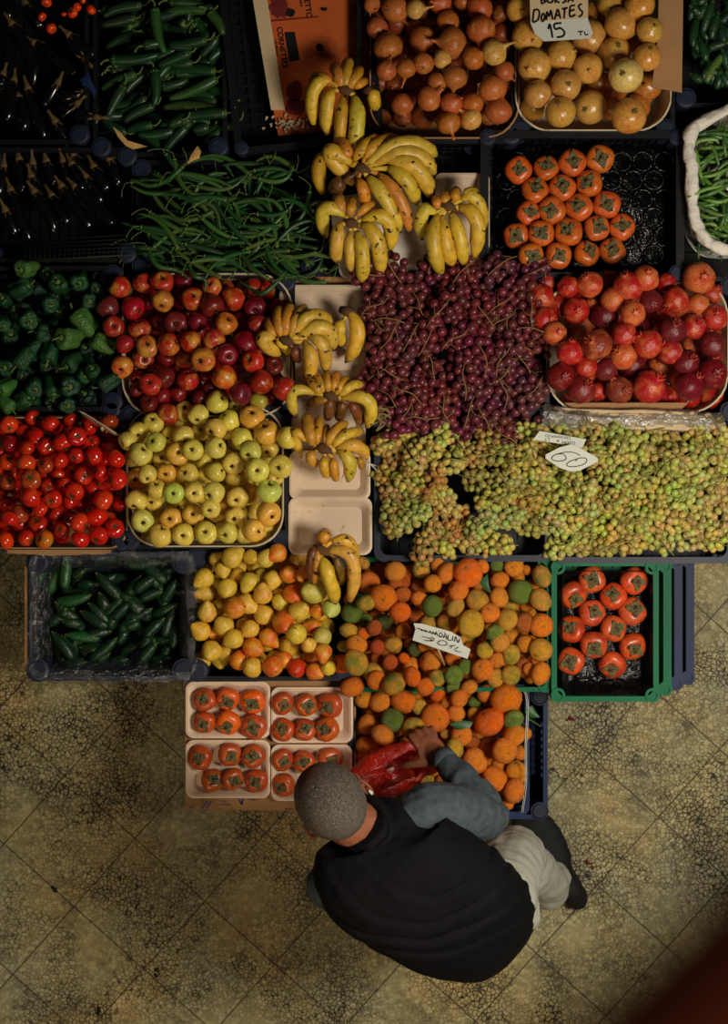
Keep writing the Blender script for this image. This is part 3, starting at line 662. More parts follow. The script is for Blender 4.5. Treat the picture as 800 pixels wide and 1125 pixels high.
man2 = parse("""200 270 60 lo;485 120 50 lk;470 310 50 ld;600 790 60 lm;710 790 50 ld;640 700 50 lo;720 870 45 lo;345 910 60 lm;120 800 65 lk
135 185 65 o;250 205 75 o;425 205 90 O;540 245 55 m;680 150 68 O;750 220 55 o;655 325 98 O;340 345 82 k;168 378 75 o;500 410 85 m;270 450 82 o;130 520 60 o;525 530 75 O;370 660 75 O;250 735 80 k;735 445 45 m;790 530 50 m""", 380, 740, 6.667)
man2 += parse("""210 205 50 lk;240 430 55 lo;405 400 45 lo;195 515 60 ld;550 580 55 lo;385 680 60 lo;450 955 45 lo;560 770 30 lo
60 105 55 g;168 100 62 o;290 145 60 o;440 190 110 O;95 185 62 o;75 290 60 o;200 295 45 o;318 355 105 O;495 335 72 g;115 450 75 o;500 455 80 o;580 440 45 o;65 550 72 m;330 545 80 d;430 565 88 o;215 640 90 o;515 710 70 o;360 770 95 o;500 860 88 o""", 490, 740, 6.667)
gpers = parse("148 202 55;230 140 53;405 145 55;320 212 52;230 282 53;398 275 55;146 348 54;317 345 52;237 411 55;398 417 54;143 480 54;315 495 54", 590, 600, 3.81)
bel = parse("""310 130 50 l;655 225 55 l;440 390 55 l;105 400 50 l;585 640 45 l;60 560 58 l;320 755 55 l;400 740 45 l;720 700 58 l;160 810 45 l;245 990 40 l;350 1000 50 l;590 970 58 l;260 240 48 l;530 450 40 l;250 620 40 l
180 90 62 h;395 205 62;540 175 60;140 225 62 s;30 310 45;335 340 58;605 310 52;190 440 65;565 455 78 hs;20 460 50;315 540 65 s;465 560 74 h;690 600 66 hs;340 660 58 s;220 640 58 s;50 750 60;150 700 62 s;485 730 60;560 830 50;630 800 52;730 860 58 s;235 890 62;35 900 60 h;355 895 58 s;475 885 68;150 985 55 s;40 1010 50 hs;450 1020 55""", 0, 280, 6.154)

def cf(table, jit=12):
    def f(fl, rnd):
        for k, (c, a) in table.items():
            if k and k in fl: break
        else: c, a = table['']
        a = max(0, min(1, a + rnd.uniform(-.06, .06)))
        return (*lin(J(rnd, c, jit)), a)
    return f
def tf(lo, hi): return lambda fl, rnd: (rnd.uniform(lo, hi), rnd.uniform(0, 2*PI))
def dome(x0, y0, x1, y1, h): return lambda px, py: h*max(0, 1-((px-(x0+x1)/2)/((x1-x0)/2))**2)*max(0, 1-((py-(y0+y1)/2)/((y1-y0)/2))**2)

acol = cf({'g': ((170, 160, 60), .3), 'y': ((196, 84, 36), .42), 'm': ((176, 42, 28), .32), 'd': ((118, 22, 28), .12), '': ((160, 30, 26), .22)})
ad = lambda fl, rnd, rp: ('green-yellow apple' if 'g' in fl else 'yellow-orange apple' if 'y' in fl else 'red apple with yellow blush' if 'm' in fl else 'dark red apple' if 'd' in fl else 'red apple')
pile('apple', 'apple', app, ZR+.02, acol, tf(.2, 1.5), ad, 'of the red apples', 'apple', 'red apples in the crate', 24, zfn=dome(100, 290, 325, 470, .02))
underlayer('apple', 'apple', app, (135, 305, 320, 456), ZR-.06, 12.5, acol, 'red apple glimpsed deep in a gap of the red apple heap', 'apple', 'red apples deep in the heap')
ycol = cf({'g': ((200, 205, 90), .1), 'o': ((232, 176, 70), .32), '': ((226, 204, 88), .18)}, 8)
pile('apple', 'apple', yap, ZR+.025, ycol, tf(.05, 1.2), lambda fl, r, p: 'greenish yellow apple' if 'g' in fl else 'golden yellow apple' if 'o' in fl else 'pale yellow apple', 'of the yellow apples', 'apple', 'yellow apples in the crate', 24, zfn=dome(130, 430, 320, 605, .02))
underlayer('apple', 'apple', yap, (142, 450, 310, 598), ZR-.055, 12, ycol, 'yellow apple glimpsed deep in a gap of the yellow apple heap', 'apple', 'yellow apples deep in the heap')
tcol = cf({'o': ((228, 66, 22), .3), 'b': ((165, 62, 30), .3), 'y': ((205, 120, 35), .4), 'd': ((150, 26, 22), .1), '': ((204, 34, 18), .24)}, 8)
pile('tomato', 'tomato', tom, ZR+.015, tcol, tf(.2, 2.2), lambda fl, r, p: ('orange-yellow tomato' if 'y' in fl else 'bright orange-red tomato' if 'o' in fl else 'dull brownish red tomato' if 'b' in fl else 'glossy red tomato'), 'of the tomatoes', 'tomato', 'tomatoes in the carton', 19)
underlayer('tomato', 'tomato', tom, (-10, 460, 138, 600), ZR-.05, 10, tcol, 'red tomato glimpsed deep in a gap of the tomato heap', 'tomato', 'tomatoes deep in the heap')
pcol = cf({'b': ((130, 45, 28), .3), 'y': ((192, 62, 34), .46), 'd': ((112, 22, 28), .16), '': ((178, 34, 28), .3)}, 9)
pile('pomegranate', 'pomegranate', pom, ZR+.02, pcol, tf(.1, 1.5), lambda fl, r, p: ('pomegranate with yellow patches' if 'y' in fl else 'brownish pomegranate' if 'b' in fl else 'dark red pomegranate' if 'd' in fl else 'bright red pomegranate'), 'of the pomegranates', 'pomegranate', 'pomegranates in the white carton', 28, zfn=dome(575, 285, 805, 450, .02))
underlayer('pomegranate', 'pomegranate', pom, (604, 312, 795, 448), ZR-.06, 13, pcol, 'dark pomegranate glimpsed deep in a gap of the heap', 'pomegranate', 'pomegranates deep in the heap')
ocol = cf({'y': ((218, 170, 88), .45), 'l': ((140, 70, 34), .2), '': ((184, 98, 44), .26)}, 8)  # 'l' onions lie deeper: the heap's shade is put into their colour
pile('onion', 'onion', onA, ZR+.01, ocol, lambda fl, r: (r.uniform(1.3, 1.75) if 'n' in fl else r.uniform(.5, 2.6), r.uniform(0, 6.28) if 'n' not in fl else r.choice([-1.4, -1.7, 3.1])), lambda fl, r, p: 'yellow-skinned onion' if 'y' in fl else 'brown onion with sideways neck' if 'n' in fl else 'small copper-brown onion', 'of the brown onions', 'onion', 'brown onions in the carton', 24)
underlayer('onion', 'onion', onA, (408, 0, 568, 145), ZR-.05, 11.5, ocol, 'brown onion glimpsed deep in a gap of the brown onions', 'onion', 'brown onions deep in the heap')
o2col = cf({'h': ((222, 190, 112), .12), 'l': ((186, 120, 52), .3), '': ((214, 160, 74), .36)}, 9)  # darker 'l' skin paints in the shade on the lower onions
pile('round_onion', 'onion', onB, ZR+.01, o2col, lambda fl, r: (r.uniform(2.2, 3.0) if r.random() < .6 else r.uniform(.2, .9), r.uniform(0, 6.28)), lambda fl, r, p: 'pale yellow onion' if 'h' in fl else 'large golden onion', 'of the yellow onions', 'onion', 'yellow onions in the carton', 30, tight=.6)
underlayer('round_onion', 'onion', onB, (570, 0, 722, 140), ZR-.06, 15, o2col, 'golden onion glimpsed deep in a gap of the yellow onions', 'onion', 'yellow onions deep in the heap')
perc = cf({'': ((206, 100, 36), .26)}, 8)
pile('persimmon', 'persimmon', pers, ZR-.045, perc, tf(.05, .4), lambda fl, r, p: 'orange persimmon with dry brown calyx', 'in the black crate', 'persimmon', 'persimmons in the black crate', 25, tight=.3)
grc = cf({'': ((212, 84, 38), .36)}, 10)
pile('persimmon', 'persimmon', gpers, .395, grc, tf(.05, .5), lambda fl, r, p: 'red-orange persimmon', 'in the green crate', 'persimmon', 'persimmons in the green crate', 21, tight=.3, rs=1.03)
mcol = cf({'k': ((92, 96, 38), .5), 'g': ((150, 160, 66), .45), 'm': ((222, 160, 52), .34), 'd': ((190, 92, 28), .14), 'O': ((240, 116, 18), .03), '': ((236, 138, 34), .08)}, 10)
md = lambda fl, r, p: ('dark green mandarin' if 'k' in fl else 'light green mandarin' if 'g' in fl else 'yellow-green and orange mandarin' if 'm' in fl else 'dull brownish orange mandarin' if 'd' in fl else ('large ' if p > 12.5 else '') + ('deep orange mandarin' if 'O' in fl else 'orange mandarin'))
pile('mandarin', 'mandarin', man, .455, mcol, tf(.1, 2.6), md, 'of the upper mandarins', 'mandarin', 'mandarins in the upper heap', 20, rs=1.1, zfn=dome(370, 600, 610, 770, .03), zcap=2.2)
underlayer('mandarin', 'mandarin', man, (378, 618, 600, 752), .40, 9.5, mcol, 'small mandarin glimpsed deep in a gap of the upper mandarin heap', 'mandarin', 'mandarins deep in the upper heap')
pile('mandarin', 'mandarin', man2, .415, mcol, tf(.1, 2.6), md, 'of the lower mandarins', 'mandarin', 'mandarins in the lower crate', 20, rs=1.07, zcap=2.0)
underlayer('mandarin', 'mandarin', man2, (388, 756, 576, 890), .355, 10, mcol, 'mandarin glimpsed deep in a gap of the lower mandarins', 'mandarin', 'mandarins deep in the lower crate')
pec = cf({'r': ((196, 52, 22), .3), 'o': ((228, 158, 48), .44), 'g': ((200, 196, 88), .04), '': ((224, 186, 66), .2)}, 9)
pile('pear', 'small_pear', pea, .455, pec, tf(.3, 1.7), lambda fl, r, p: 'red-orange pear' if 'r' in fl else 'yellow pear blushed with orange' if 'o' in fl else 'pale green-yellow pear' if 'g' in fl else 'small yellow pear', 'of the pears', 'pear', 'small yellow pears in the crate', 21, rs=.99, zfn=dome(200, 600, 400, 760, .02))
underlayer('pear', 'small_pear', pea, (214, 612, 372, 742), .395, 10, pec, 'yellow pear glimpsed deep in a gap of the pear heap', 'pear', 'pears deep in the heap')
bcol = cf({'h': ((66, 112, 50), .34), 'l': ((18, 48, 27), .1), '': ((27, 68, 36), .16)}, 6)  # 'l' peppers coloured darker, as shaded by the ones above
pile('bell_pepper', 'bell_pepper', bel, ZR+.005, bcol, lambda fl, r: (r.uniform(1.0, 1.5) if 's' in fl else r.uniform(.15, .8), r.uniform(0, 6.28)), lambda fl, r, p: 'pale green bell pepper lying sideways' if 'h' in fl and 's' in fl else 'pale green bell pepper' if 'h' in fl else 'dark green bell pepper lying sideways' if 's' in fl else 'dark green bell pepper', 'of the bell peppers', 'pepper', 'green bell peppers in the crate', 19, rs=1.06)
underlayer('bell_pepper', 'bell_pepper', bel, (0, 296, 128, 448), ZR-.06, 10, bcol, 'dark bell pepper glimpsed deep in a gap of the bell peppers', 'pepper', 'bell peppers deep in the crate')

# ------------------------------------------------------------------ foam trays of persimmons on a carton sheet
def foam_tray(rect, zb, h, mat, label, cat='tray', group=None, rot=0., cr=9):
    x0, y0, x1, y1 = rect; zr = zb+h; c = P((x0+x1)/2, (y0+y1)/2, zr); w = M(x1-x0, zr)/2; hh = M(y1-y0, zr)/2; r = M(cr, zr); mb = MB()
    loops = [(1-.02/w*.9, .0), (1., h-.003), (1., h), (1-.006/w, h+.001), (1-.012/w, h-.003), (1-.03/w, .006)]
    n = None; V = []
    for (k, z) in loops:
        d = w*(1-k); rr = rrect(-w+d, -hh+d, w-d, hh-d, max(r-d*.3, .006), 7); n = len(rr); V += [(*p, z) for p in rr]
    L = len(loops)
    Fc = [(q*n+a, q*n+(a+1) % n, (q+1)*n+(a+1) % n, (q+1)*n+a) for q in range(L-1) for a in range(n)]
    Fc += [tuple(range(n))[::-1], tuple(range((L-1)*n, L*n))]
    o = ob('foam_tray', mk('foam_tray', V, Fc, mat, False), None, (c.x, c.y, zb), (0, 0, math.radians(rot))); tag(o, label, cat, group)
    return o
zc = .385
sheet = slab([P(203, 748, zc), P(391, 747, zc), P(391, 880, zc), P(360, 891, zc), P(203, 889, zc)], .006, 'carton', 'carton_sheet', 'brown carton sheet lying under the four trays of persimmons', 'cardboard')
for k, (tx, ty, s_, t_) in enumerate(((211, 887, 2.6, 'taze'), (228, 885, 0, ''), (247, 884, 2.6, 'Napoleon'), (247, 880, 2.4, '1976'), (264, 878, 0, ''), (278, 879, 2.2, 'meyve'), (318, 889, 2.6, 'meyve'))):
    if t_: text(t_, tx, ty, zc+.0068, s_, 180, 'ink_blue', 'print', sheet)
for (ax, ay, bx, by) in ((222, 888, 228, 880), (227, 888, 232, 880), (262, 877, 266, 884), (268, 876, 265, 884)):
    slab([P(ax-1, ay, zc+.0065), P(ax+1, ay, zc+.0065), P(bx+1.4, by, zc+.0065), P(bx-1, by, zc+.0065)], .0005, 'ink_blue', 'print', None, None, parent=sheet)
trays = [((204, 749, 297, 811), 'upper left', "133 108 47;230 103 48 o;335 115 50 o;133 202 45;232 203 50 o;340 222 52"),
         ((298, 755, 388, 816), 'upper right', "460 122 46;557 130 46;660 132 52;462 235 48;553 235 45;648 232 50"),
         ((204, 813, 297, 877), 'lower left', "115 350 50;237 338 48;337 345 48;165 448 47;250 440 45;350 447 48"),
         ((298, 818, 387, 880), 'lower right', "460 358 45;550 368 45;655 360 52;465 465 48")]
tcl = cf({'o': ((226, 96, 26), .14), '': ((190, 84, 34), .3)}, 8)
for rc, nm, s in trays:
    foam_tray(rc, zc+.007, .03, 'foam_white', f'white foam tray of persimmons, {nm} of the four on the carton sheet', group='foam trays of persimmons')
    it = parse(s, 190, 740, 3.81)
    pile('persimmon', 'persimmon', it, zc+.036, tcl, tf(.05, .45), lambda fl, r, p: 'bright orange persimmon' if 'o' in fl else 'dull orange persimmon', f'in the {nm} foam tray', 'persimmon', 'persimmons in foam trays', 17, tight=.2)

# ------------------------------------------------------------------ moulded insert in the persimmon crate
mb = MB(); n = 0
pA, pB = P(544, 292, ZR-.09), P(738, 158, ZR-.09)
mb.box((pA.x, pA.y, ZR-.112), (pB.x, pB.y, ZR-.098))
for r_ in range(7):
    for c_ in range(9):
        cx = pA.x+.035+c_*.063+(.03 if r_ % 2 else 0); cy = pA.y+.033+r_*.056
        if cx > pB.x-.02 or cy > pB.y-.02: continue
        mb.tube([(cx+.028*math.cos(a*PI/8), cy+.028*math.sin(a*PI/8), ZR-.094) for a in range(16)], .0035, 5, closed=True)
tag(ob('cup_insert', mb.mesh('cup_insert', 'black_film')), 'black moulded plastic insert with round cups under the persimmons', 'insert')
mb = MB(); a = P(614, 760, .355); b = P(714, 626, .355)
V = []; Fc = []; nx, ny = 28, 34
for j in range(ny+1):
    for i in range(nx+1):
        u, v = i/nx, j/ny; e = max(abs(2*u-1), abs(2*v-1)); x = a.x+(b.x-a.x)*u; y = a.y+(b.y-a.y)*v
        z = .358 + .075*max(0, e-.82)/.18 + .008*mnoise.noise(Vector((x*28, y*28, 1.)))
        V.append((x, y, z))
for j in range(ny):
    for i in range(nx): q = j*(nx+1)+i; Fc.append((q, q+1, q+nx+2, q+nx+1))
tag(ob('plastic_liner', mk('plastic_liner', V, Fc, 'black_film')), 'shiny black plastic liner under the persimmons in the green crate', 'liner')

# ------------------------------------------------------------------ bananas
def banana_mesh(p0, p1, p2, r, n=12, flip=False):
    pts = []; rad = []
    for i in range(n+1):
        t = i/n; pts.append(p0*(1-t)**2+p1*2*t*(1-t)+p2*t*t)
        f = .34+.66*min(1, (t/.28))**.8 if t < .28 else 1. if t < .8 else max(.30, 1-((t-.8)/.2)**2*.62)
        rad.append(r*f)
    d = (pts[-1]-pts[-2]).normalized(); tip = [pts[-1], pts[-1]+d*r*.35]
    return pts, rad, tip
def banana_hand(name_loc, sc, org, bans, zc_, zg, label, ripe=.2, crown=None, warm=0., zsc=1.):
    """bans: control points in the zoomed view; each grows from the crown"""
    q = lambda x, y: (org[0]+x/sc, org[1]+y/sc)
    cx, cy = q(*crown); base = P(cx, cy, zc_)
    root = empty('banana_hand', (base.x, base.y, zg)); tag(root, label, 'bananas', 'hands of bananas')
    off = Vector((base.x, base.y, zg))
    cm = MB().tube([base-off+Vector((-.022, .008, -.004)), base-off+Vector((0, 0, .006)), base-off+Vector((.024, -.008, -.002))], [.010, .016, .010], 8, .8)
    ob('crown', cm.mesh('banana_crown', 'banana_stalk'), root)
    for k, bn in enumerate(bans):
        x0, y0, x1, y1, x2, y2, r = bn[:7]; fl = bn[7] if len(bn) > 7 else ''
        z1 = zc_+.012*zsc; z2 = max(zg+M(r/sc, zg), zc_-.05*zsc) + (.012 if 'u' in fl else 0) - (.03 if 'd' in fl else 0)
        z2 = max(z2, zg+.012)
        rr = M(r/sc, zc_)*1.1
        p0 = P(*q(x0, y0), zc_); p1 = P(*q(x1, y1), z1+.01-(.03 if 'd' in fl else 0)+k*.0015); p2 = P(*q(x2, y2), z2)
        pts, rad, tip = banana_mesh(p0-off, p1-off, p2-off, rr)
        # five-sided body softened
        mb = MB(); mb.tube(pts, rad, 10)
        mb.warp(lambda v: v + Vector((1, 1, 1))*rr*.12*mnoise.noise(v*55+Vector((k, 0, 0))))
        neck = [base-off, (base-off)*.4+(p0-off)*.6, p0-off]
        mb.tube(neck, [rr*.34, rr*.32, rr*.36], 8)
        rnd = random.Random(k*7+int(x0))
        base_c = (204, 142, 44) if 'o' in fl else (110, 66, 30) if 'b' in fl else (216, 178, 60)
        o = ob('banana', mb.mesh('banana', 'banana_skin'), root, color=(*lin(J(rnd, base_c, 10)), ripe+rnd.uniform(-.08, .08)))
        ob('blossom_tip', MB().tube(tip, [rr*.30, rr*.2], 7).mesh('blossom_tip', 'ink'), o)
    return root
zg = ZR+.0
Z1 = ((320, 50), 3.478)
banana_hand(0, Z1[1], Z1[0], [(150,150,120,110,75,135,22,'o'),(205,165,212,100,218,52,22,'o'),(195,160,180,95,160,80,21,'o'),(220,165,250,110,262,90,20,'o'),(240,160,272,140,282,135,16,'o'),
    (150,140,60,110,85,300,25),(160,170,125,210,140,338,25),(200,185,190,290,180,398,22,'o'),(240,190,272,290,225,428,28)], ZR+.10, ZR-.03, 'hand of yellow bananas resting on the front edge of the orange carton', .15, (205,170))
banana_hand(0, Z1[1], Z1[0], [(300,180,322,190,318,240,24)], ZR+.06, ZR-.01, 'short single banana end right of the topmost banana hand', .2, (300,176))
banana_hand(0, Z1[1], Z1[0], [(215,450,60,370,120,568,26,'od'),(200,520,170,530,165,565,28,'bd'),(280,430,310,370,400,352,24,'o'),(240,440,280,365,340,355,22,'o'),(210,440,220,380,170,365,24,'o'),
    (230,450,60,330,235,530,30),(290,450,440,310,552,420,28),(320,450,480,350,545,490,30),(255,510,285,560,280,605,22,'o'),(370,470,450,490,478,602,27),(360,440,500,420,530,572,32),(330,490,430,560,452,705,22,'o'),(290,500,360,560,415,705,26)], ZR+.11, ZR-.01, 'largest hand of bananas, fanned out in the middle of the top group', .25, (270,470))
banana_hand(0, Z1[1], Z1[0], [(200,640,170,580,185,585,22,'o'),(225,650,232,600,230,590,18,'o'),(250,650,300,600,312,615,18,'o'),(205,650,80,560,132,732,25),(225,710,222,780,230,860,20),(190,680,165,740,176,822,26),(270,670,400,600,380,778,27),(265,690,345,690,342,872,28),(250,710,285,790,270,898,26)], ZR+.10, ZR-.02, 'hand of yellow bananas on a clean white tray, lower left of the top group', .1, (230,680))
banana_hand(0, Z1[1], Z1[0], [(560,620,552,590,556,588,18,'o'),(590,600,585,575,588,570,18,'o'),(625,590,625,560,632,555,18,'o'),(550,640,480,590,500,735,25),(650,590,715,530,738,695,24),(655,575,690,550,700,560,18),(640,620,745,620,700,805,28),(610,640,650,720,660,832,24),(575,650,590,760,615,836,25),(560,650,520,750,575,868,27)], ZR+.10, ZR-.02, 'hand of yellow bananas beside the black persimmon crate', .1, (600,615))
Z2 = ((270, 290), 5.)
banana_hand(0, Z2[1], Z2[0], [(170,420,220,440,240,490,26,'d'),(160,400,20,390,185,498,38),(170,400,110,350,130,300,24,'o'),(195,400,170,300,182,240,28,'o'),(215,400,215,290,250,228,30,'o'),(245,400,270,280,330,238,30,'o'),(260,460,280,500,292,525,28,'bd'),(260,400,340,210,470,325,36),(290,400,470,270,480,462,40),(340,400,460,400,438,588,35),(320,430,390,520,338,625,38)], ZR+.10, ZR-.03, 'hand of bananas fanned out above the empty foam tray beside the red apples', .25, (220,420))
pr = banana_hand(0, Z2[1], Z2[0], [(540,310,480,370,540,440,32),(565,260,670,380,555,530,38)], ZR+.045, ZR-.03, 'pair of loose bananas at the left edge of the red grapes', .12, (560,262))
Z3 = ((300, 400), 6.667)
banana_hand(0, Z3[1], Z3[0], [(400,260,300,260,270,300,34,'bd'),(410,260,420,320,400,400,38,'bd'),(500,270,510,330,480,405,38,'bd'),(560,290,620,330,640,440,35,'bd'),(350,220,300,130,225,125,30,'o'),(370,210,340,110,312,85,30,'o'),(410,210,395,110,395,72,32,'o'),(440,210,455,100,466,68,32,'o'),(460,220,500,140,540,105,32,'o'),(490,230,560,140,650,150,34),(300,215,60,110,165,382,38),(500,250,800,180,690,462,45)], ZR+.10, ZR-.03, 'spotted browning hand of bananas, upper of the two overlapping on foam trays', .35, (420,230))
banana_hand(0, Z3[1], Z3[0], [(380,590,380,500,400,452,25,'b'),(320,590,330,480,335,392,32,'o'),(290,590,260,480,240,375,42,'o'),(620,690,650,720,650,762,25,'b'),(240,560,100,400,205,672,36),(400,600,430,480,540,432,38,'o'),(290,640,250,700,320,740,38,'o'),(380,680,360,760,405,822,36),(440,690,440,760,465,852,33,'o'),(440,600,520,500,650,492,38),(460,620,640,540,680,685,45),(470,640,600,660,552,850,45)], ZR+.11, ZR-.03, 'spotted hand of bananas with broad brown crown, lower of the two overlapping', .35, (370,620))
Z4 = ((300, 460), 5.115)
banana_hand(0, Z4[1], Z4[0], [(290,700,275,640,300,655,36,'o'),(350,780,385,850,385,930,26,'bd'),(240,720,200,760,215,920,26,'b'),(255,730,250,800,232,928,22,'o'),(330,690,450,640,465,800,30),(310,745,520,700,432,1025,36),(270,780,320,880,352,1030,38)], ZR+.10, ZR-.0, 'small hand of spotted bananas lying over the yellow pears', .2, (270,740))

# foam trays below the bananas
foam_tray((367, 210, 468, 302), ZR-.055, .03, 'foam_bright', 'clean white foam tray under the hand of bananas nearest the green chillies', group='foam trays in the banana column', cr=12, rot=8)
foam_tray((478, 190, 538, 296), ZR-.055, .03, 'foam_white', 'white foam tray partly hidden under the bananas left of the black persimmon crate', cr=8)
foam_tray((314, 304, 400, 352), ZR-.085, .03, 'wood_light', 'dull brown foam tray peeking out behind the banana column trays', cr=9)
foam_tray((307, 313, 405, 417), ZR-.06, .03, 'foam_white', 'cream foam tray under bananas at the head of the banana column', cr=13)
foam_tray((320, 385, 402, 545), ZR-.07, .03, 'foam_white', 'stained foam tray hidden beneath the two spotted banana hands', cr=9)
foam_tray((318, 495, 407, 549), ZR-.035, .03, 'foam_white', 'stained empty foam tray below the spotted bananas, upper of two', cr=9)
foam_tray((317, 546, 409, 610), ZR-.033, .03, 'foam_white', 'stained empty foam tray above the yellow pears, lower of two', cr=10)

# ------------------------------------------------------------------ grapes
def grape_meshes(elong): 
    mb = MB(); n = 12; pr = [(math.sin(PI*i/8), -math.cos(PI*i/8)*elong) for i in range(9)]; pr[0] = (0, -elong); pr[-1] = (0, elong)
    return mb.lathe(pr, n).mesh('grape', 'grape_skin')
G_round = grape_meshes(1.03); G_oval = grape_meshes(1.22)
def bunch_layout(rnd, n, a, b, c, r):
    pts = []; tries = 0
    while len(pts) < n and tries < 9000:
        tries += 1
        u = rnd.uniform(-1, 1); v = rnd.uniform(-1, 1)
        if u*u+v*v > 1: continue
        taper = 1 - .35*(u+1)/2
        k = math.sqrt(max(0, 1-u*u-v*v)); lay = rnd.choice((1, 1, .75, .35))
        p = Vector((u*a, v*b*taper, c*k*lay*taper+r))
        if all((p-q).length > 1.62*r for q in pts): pts.append(p)
    return pts
def bunch(px, py, z, ang, rp, n, a, b, mesh, colfn, label, group, stalkmat, seed, tilt=0.):
    rnd = random.Random(seed); r = M(rp, z); w = P(px, py, z)
    root = empty('grape_bunch', w, ang); tag(root, label, 'grapes', group)
    L = bunch_layout(rnd, n, M(a, z), M(b, z), .045, r); base = colfn(rnd)
    for p in L:
        c = tuple(max(0, v*rnd.uniform(.78, 1.2)) for v in base[:3])
        o = bpy.data.objects.new('grape', mesh); COL.objects.link(o); o.parent = root; o.location = p
        o.rotation_euler = (rnd.uniform(-.9, .9), rnd.uniform(-.9, .9), rnd.uniform(0, 3)); s = r*rnd.uniform(.88, 1.08); o.scale = (s, s, s); o.color = (*c, max(0, min(1, base[3]+rnd.uniform(-.15, .15))))
    A = M(a, z); sm = MB(); top = .045+r*1.6
    main = catmull([(-A*1.25, rnd.uniform(-.01, .01), top*.6), (-A*.8, rnd.uniform(-.01, .01), top+.004), (-A*.2, rnd.uniform(-.012, .012), top+.002), (A*.35, rnd.uniform(-.01, .01), top*.7)], 4)
    sm.tube(main, [.0018]*len(main), 5)
    for k in range(2 if 'red' in stalkmat else 4):
        q = main[2+k*3]; s_ = 1 if k % 2 else -1
        sm.tube(catmull([q, q+Vector((rnd.uniform(0, .02), s_*.012, .004)), q+Vector((rnd.uniform(.01, .03), s_*.028, -.012))], 3), .0011, 4)
    ob('stalk', sm.mesh('stalk', stalkmat), root)
def bunches(rect, nx, ny, z, rp, n, a, b, mesh, colfn, desc, where, group, mat, seed, jit=6, skip=None, h=.03):
    x0, y0, x1, y1 = rect; rnd = random.Random(seed); pts = []
    for j in range(ny):
        for i in range(nx):
            px = x0+(x1-x0)*(i+.5+(.25 if j % 2 else -.2))/nx + rnd.uniform(-jit, jit); py = y0+(y1-y0)*(j+.5)/ny + rnd.uniform(-jit, jit)
            px = min(max(px, x0+a*.8), x1-a*.8)
            if skip and skip(px, py): continue
            pts.append((px, py))
    labs = rowlabels(pts, (y1-y0)/ny)
    order = list(range(len(pts))); rnd.shuffle(order)
    for k, i in enumerate(order):
        px, py = pts[i]; row, col = labs[i]
        e = max(abs(2*(px-x0)/(x1-x0)-1), abs(2*(py-y0)/(y1-y0)-1))
        bunch(px, py, z+h*(1-e**3)+.018*(k % 3)-.012, rnd.uniform(0, 6.28), rp, n, a, b, mesh, colfn, f'{desc}, {col}, {row} {where}', group, mat, seed*100+i)
redc = lambda rnd: (*lin(J(rnd, (104, 44, 50), 7)), .06)
bunches((392, 292, 600, 478), 6, 7, ZR-.035, 5.5, 40, 27, 18, G_round, redc, 'bunch of dusky red grapes', 'of the red grapes', 'bunches of red grapes', 'vine_stalk_red', 3, h=.05, skip=lambda x, y: (470 < x < 520 and 370 < y < 395) or (x < 420 and y > 430))
def grc1(rnd):
    return (*lin(J(rnd, rnd.choice(((188, 178, 92), (172, 170, 88), (194, 176, 88), (158, 148, 74), (176, 144, 74))), 8)), rnd.choice((.03, .1, .2)))
def grc2(rnd):
    return (*lin(J(rnd, rnd.choice(((186, 180, 94), (176, 176, 90), (192, 182, 98), (184, 166, 86))), 9)), rnd.choice((.03, .12, .22)))
bunches((414, 470, 606, 606), 7, 6, ZR-.035, 4.25, 52, 22, 14, G_oval, grc1, 'bunch of green-yellow grapes', 'of the left green grapes', 'bunches of green grapes, left crate', 'vine_stalk', 5, jit=5, h=.05, skip=lambda x, y: (x < 450 and y > 588) or (488 < x < 520 and 528 < y < 560) or (560 < x and y > 592))
bunches((596, 466, 804, 606), 8, 6, ZR-.035, 4.25, 52, 22, 14, G_oval, grc2, 'bunch of pale green grapes', 'of the right green grapes', 'bunches of green grapes, right crate', 'vine_stalk', 6, jit=5, h=.055, skip=lambda x, y: x > 770 and y > 590 or (690 < x < 720 and 545 < y < 560))

# ------------------------------------------------------------------ long produce
def long_item(name, pts, rads, mat, color, parts, label, cat, group, n=8, ribs=0.):
    pts = catmull(pts, 4); K = len(pts); R = [np.interp(i/(K-1), np.linspace(0, 1, len(rads)), rads) for i in range(K)]
    c = pts[K//2].copy()
    mb = MB(); mb.tube([p-c for p in pts], R, n)
    o = ob(name, mb.mesh(name, mat), None, c, color=color); tag(o, label, cat, group)
    for nm, f in parts: ob(nm, f([p-c for p in pts], R), o)
    return o
def cap_stem(mat='stem_green', cl=.012, sl=.03, rs=.0028, cw=.85, bend=.4):
    def f(pts, R):
        p0, p1 = pts[0], pts[1]; d = (p0-p1).normalized(); s = Vector((-d.y, d.x, .3))
        mb = MB(); r = max(R[1]*cw, rs*1.5)
        mb.tube([p0-d*cl*.8, p0-d*cl*.1, p0+d*.003], [R[1]*1.05, r, rs*1.6], 8)
        mb.tube([p0, p0+d*sl*.5, p0+d*sl*.85+s*sl*bend*.5, p0+d*sl+s*sl*bend], [rs, rs*.8, rs*.8, rs*1.1], 6)
        return mb.mesh('stem', mat)
    return f
def endpoints(s, x0, y0, sc):
    out = []
    for t in s.replace('\n', ';').split(';'):
        t = t.split()
        if len(t) >= 4: v = [float(a) for a in t[:4]]; out.append((x0+v[0]/sc, y0+v[1]/sc, x0+v[2]/sc, y0+v[3]/sc, t[4] if len(t) > 4 else ''))
    return out
